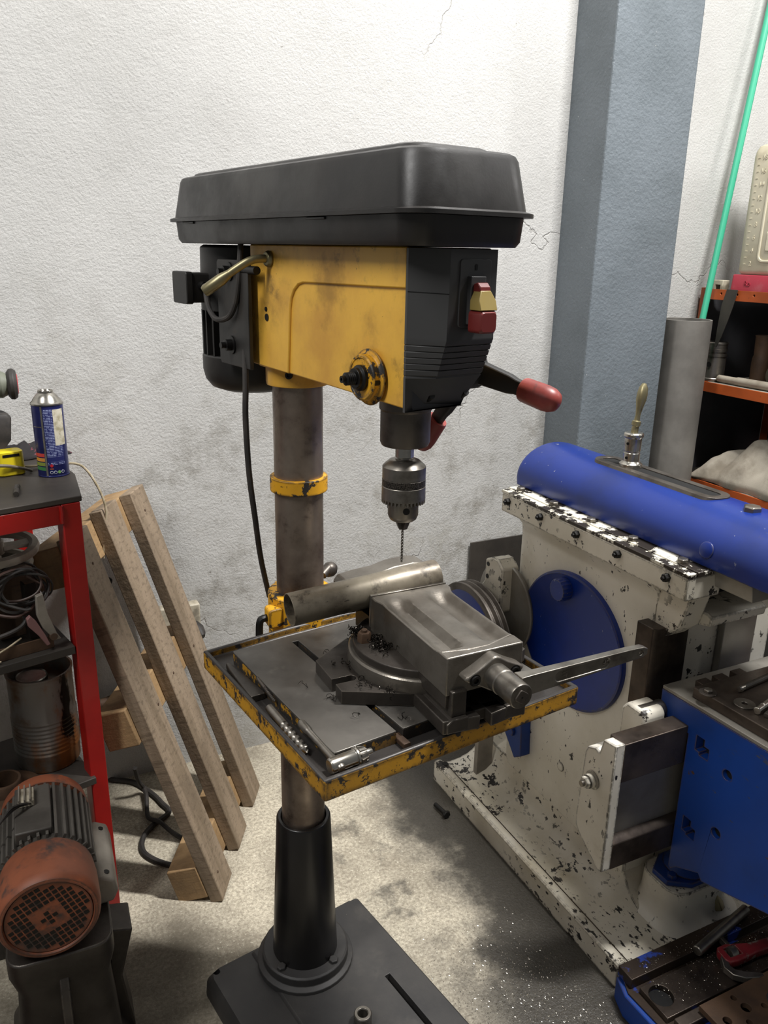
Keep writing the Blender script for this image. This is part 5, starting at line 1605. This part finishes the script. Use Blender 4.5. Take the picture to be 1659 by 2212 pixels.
# jerrycan on a red tray
jm = mat('old_white_plastic', 'c9c2ac', .45, var=('b5ac92', 6, .4, .7), bump=(120, .06, .001))
rt = thing('red_tray', 'dusty red plastic box under the white jerrycan on the rack', 'tray', rs(1.30, -.10, 1.3447), SA)
rdm = mat('dusty_red_plastic', '9c2c3c', .5, var=('97323f', 9, .4, .7), layers=[dict(col='b08a88', scale=6, lo=.55, hi=.75, amt=.5)])
obj('tray_body', B().loft([[(x, y, z) for x, y in rrect(.115 - i, .182 - i, .012, 4)] for z, i in ((0, .0), (.050, .002), (.053, .004))]), rdm, rt, .001)
TX = Mx(((0, 0, -1, 0), (-1, 0, 0, 0), (0, 1, 0, 0), (0, 0, 0, 1)))      # text facing local -x
text('lettering', 'Ro', .022, rt, Mx.Translation((-.1145, .112, .026)) @ TX, rdm, .0012)
jc = thing('jerrycan', 'old white plastic jerrycan with raised litre numbers on the orange rack', 'jerrycan', rs(1.30, -.10, 1.3985), SA)
obj('can_body', B().loft([[(x, y, z) for x, y in rrect(.105 - i, .178 - i, .03 - min(i, .02), 5)] for z, i in ((0, .010), (.006, .003), (.014, 0), (.350, 0), (.365, .003), (.378, .010), (.384, .022))]), jm, jc)
fr_o = rrect(.108, .148, .022, 5, -.010, .185)
fr_i = rrect(.100, .140, .016, 5, -.010, .185)
obj('raised_frame', B().prism(fr_o, -.1088, -.1035, 'x'), jm, jc, .002, cuts=[B().prism(fr_i, -.112, -.100, 'x')])
for pts in ([(.065, .315), (.045, .255), (.02, .285), (.02, .32)], [(.068, .245), (.068, .215), (-.06, .215), (-.06, .30), (.03, .262)], [(.068, .195), (.075, .165), (.02, .095), (-.02, .13), (-.02, .195)], [(.072, .130), (.072, .072), (-.05, .066), (-.05, .08), (.03, .085)]):
    obj('raised_panel', B().prism(pts, -.1085, -.1035, 'x'), jm, jc, .002)
for k in range(9):
    text('litre_number', str(18 - 2 * k), .020, jc, Mx.Translation((-.1052, .122, .345 - .039 * k)) @ TX, jm, .0012)
for k in range(17):
    obj('litre_tick', B().bx(-.1062, -.1045, .139, .147, .343 - .0195 * k, .3455 - .0195 * k), jm, jc)
text('lettering', 'Ro', .034, jc, Mx.Translation((-.1088, .036, .178)) @ TX, mat('print_crimson', '9c2438', .5), .0006)
obj('can_cap', B().lathe([(0, .38), (.026, .38), (.026, .405), (.022, .409), (0, .409)], Mx.Translation((0, .06, 0)), 28), jm, jc, .001)
# little white clip block, piston, tubes
o = obj('clip_block', B().prism([(-.020, 0), (-.020, .033), (.020, .033), (.020, 0), (.010, 0), (.010, .018), (-.010, .018), (-.010, 0)], -.015, .015, 'x'), mat('grubby_white_paint', 'aca692', .6, var=('6a6454', 14, .45, .6)), None, .002)
o.matrix_world = Mx.Translation(rs(1.205, -.333, 1.3447)) @ Mx.Rotation(R(SA), 4, 'Z')
tag(o, 'small grubby white u shaped block on the rack beside the red tray', 'block')
ps = thing('engine_piston', 'bright grey engine piston standing on the middle shelf behind the pipe', 'piston', rs(1.215, -.325, 1.0465), SA)
obj('piston_body', B().lathe([(0, 0), (.036, .0), (.038, .004), (.038, .010), (.0365, .012), (.0365, .078), (.034, .078), (.034, .083), (.037, .084), (.037, .092), (.034, .0925), (.034, .099), (.037, .0995), (.037, .108), (.0355, .1085), (.0355, .123), (.037, .124), (.037, .129), (.035, .131), (0, .131)], None, 40), MT['steel'], ps)
obj('pin_hole', B().cyl((-.0362, -.012, .058), (-.0382, -.0122, .058), .009, n=20), MT['bolt_black'], ps)
o = obj('iron_stand', B().lathe([(0, 0), (.030, 0), (.032, .07), (.030, .09), (.028, .094), (.030, .155), (.032, .160), (0, .160)], None, 32), MT['rust'], None, .001)
o.matrix_world = Mx.Translation(rs(1.30, -.205, 1.0465)) @ Mx.Rotation(R(SA), 4, 'Z')
tag(o, 'brown rusty stepped tube standing on the middle shelf', 'tube')
o = obj('wide_tube', B().lathe([(.034, 0), (.040, 0), (.040, .16), (.034, .16), (.034, 0)], None, 36), mat('dull_olive_tube', '6b6452', .6, var=('4f4a3d', 10, .4, .7)), None, .0008)
p0 = rs(1.31, -.15, 1.0868)
o.matrix_world = ax(p0, MR.to_3x3() @ V((-.25, -1, 0)))
tag(o, 'wide dull olive tube lying on its side on the middle shelf', 'tube')
a = rs(1.2, -.285, 1.0608)
o = obj('grey_tube', B().lathe([(0, 0), (.010, 0), (.0115, .002), (.0115, .072), (.0138, .080), (.0138, .75), (0, .75)], None, 28), mat('pale_grey_tube', 'a59d8e', .5, .2, var=('857b6c', 14, .4, .7)), None)
o.matrix_world = ax(a, rs(1.205, -.05, 1.0613) - a)
tag(o, 'pale grey stepped tube lying along the front of the middle shelf', 'tube')
o = obj('leather_strip', B().loft([[(x, ry(v) + dy, z) for x, v, dy in ((-.004, v0, 0), (-.0015, v0, 0), (-.0015, v1, 0), (-.004, v1, 0))] for z, v0, v1 in ((1.351, -.272, -.228), (1.30, -.285, -.238), (1.25, -.288, -.252), (1.20, -.290, -.268), (1.165, -.290, -.282))]), MT['dark_iron'], None, .0005)
o.matrix_world = MR
tag(o, 'dark pointed strap hanging down over the top orange beam', 'strap')
# cloth sack on the lower shelf
sk = mat('dirty_white_sacking', 'b3ab9c', .85, var=('8d8475', 9, .38, .65), bump=(520, .5, .0015), layers=[dict(col='6e665a', scale=6, lo=.55, hi=.75, amt=.6, off=4)])
rows = []
N1, N2 = 60, 36
for j in range(N2 + 1):
    t = j / N2
    row = []
    for i in range(N1 + 1):
        s = i / N1
        v = -.345 + .62 * s
        hgt = .155 * min(1., s / .36) ** .75 * (1 - .18 * max(0., s - .45))
        prof_ = min(1., t / .42) ** .62 if t < .42 else max(0., 1 - ((t - .42) / .58) ** 2) ** .5
        fold = (.016 * math.sin(26 * s - 5.5 * t) + .008 * math.sin(61 * s - 16 * t + 2 * math.sin(9 * s))) * min(1., t * 6) * prof_ ** .4
        z = .7084 + max(.0, hgt * prof_ + fold * min(1, s * 5) * .8)
        u = 1.176 + (.055 * t / .42 if t < .42 else .055 + .17 * (t - .42) / .58) * (.4 + .6 * min(1, s * 3)) - .006 * math.sin(26 * s - 5.5 * t) * (1 - t)
        row.append((u + .006, -v, z))
    rows.append(row)
o = obj('cloth_sack', B().loft(rows, None, False, False), sk, None, 0, sm=80)
md = o.modifiers.new('s', 'SOLIDIFY')
md.thickness = .003
md.offset = 1
o.matrix_world = MS
tag(o, 'crumpled dirty white cloth sack lying on the lower orange shelf', 'sack')
# knotted sack mouth on top, dark boxes behind
o = obj('cloth_bundle', B().lathe([(0, -.06), (.03, -.055), (.052, -.03), (.058, 0), (.05, .03), (.03, .05), (0, .056)], ax((0, 0, 0), (.2, -.1, 1)), 40), mat('brown_grey_cloth', '857a72', .85, var=('675d57', 18, .4, .65), bump=(60, .9, .012)), None, 0, sm=80)
for v_ in o.data.vertices:
    a = math.atan2(v_.co.y, v_.co.x)
    v_.co *= 1 + .07 * math.sin(7 * a + 20 * v_.co.z) + .04 * math.sin(13 * a)
o.matrix_world = Mx.Translation(rs(1.285, -.045, .905))
tag(o, 'brownish grey knotted cloth bundle on top of the white sack', 'cloth bundle')
for (u, v, z, a_, b2, c_, lb) in ((1.525, -.17, .7065, .07, .15, .105, 'dark box standing behind the white sack on the lower shelf'), (1.525, -.11, .8125, .065, .12, .055, 'smaller dark box stacked on the dark box behind the sack')):
    o = obj('dark_box', B().loft([[(x, y, zz) for x, y in rrect(a_ - i, b2 - i, .006, 2)] for zz, i in ((0, 0), (c_ - .004, 0), (c_, .004))]), MT['dark_iron'], None, .001)
    o.matrix_world = Mx.Translation(rs(u, v, z)) @ Mx.Rotation(R(SA), 4, 'Z')
    tag(o, lb, 'box')
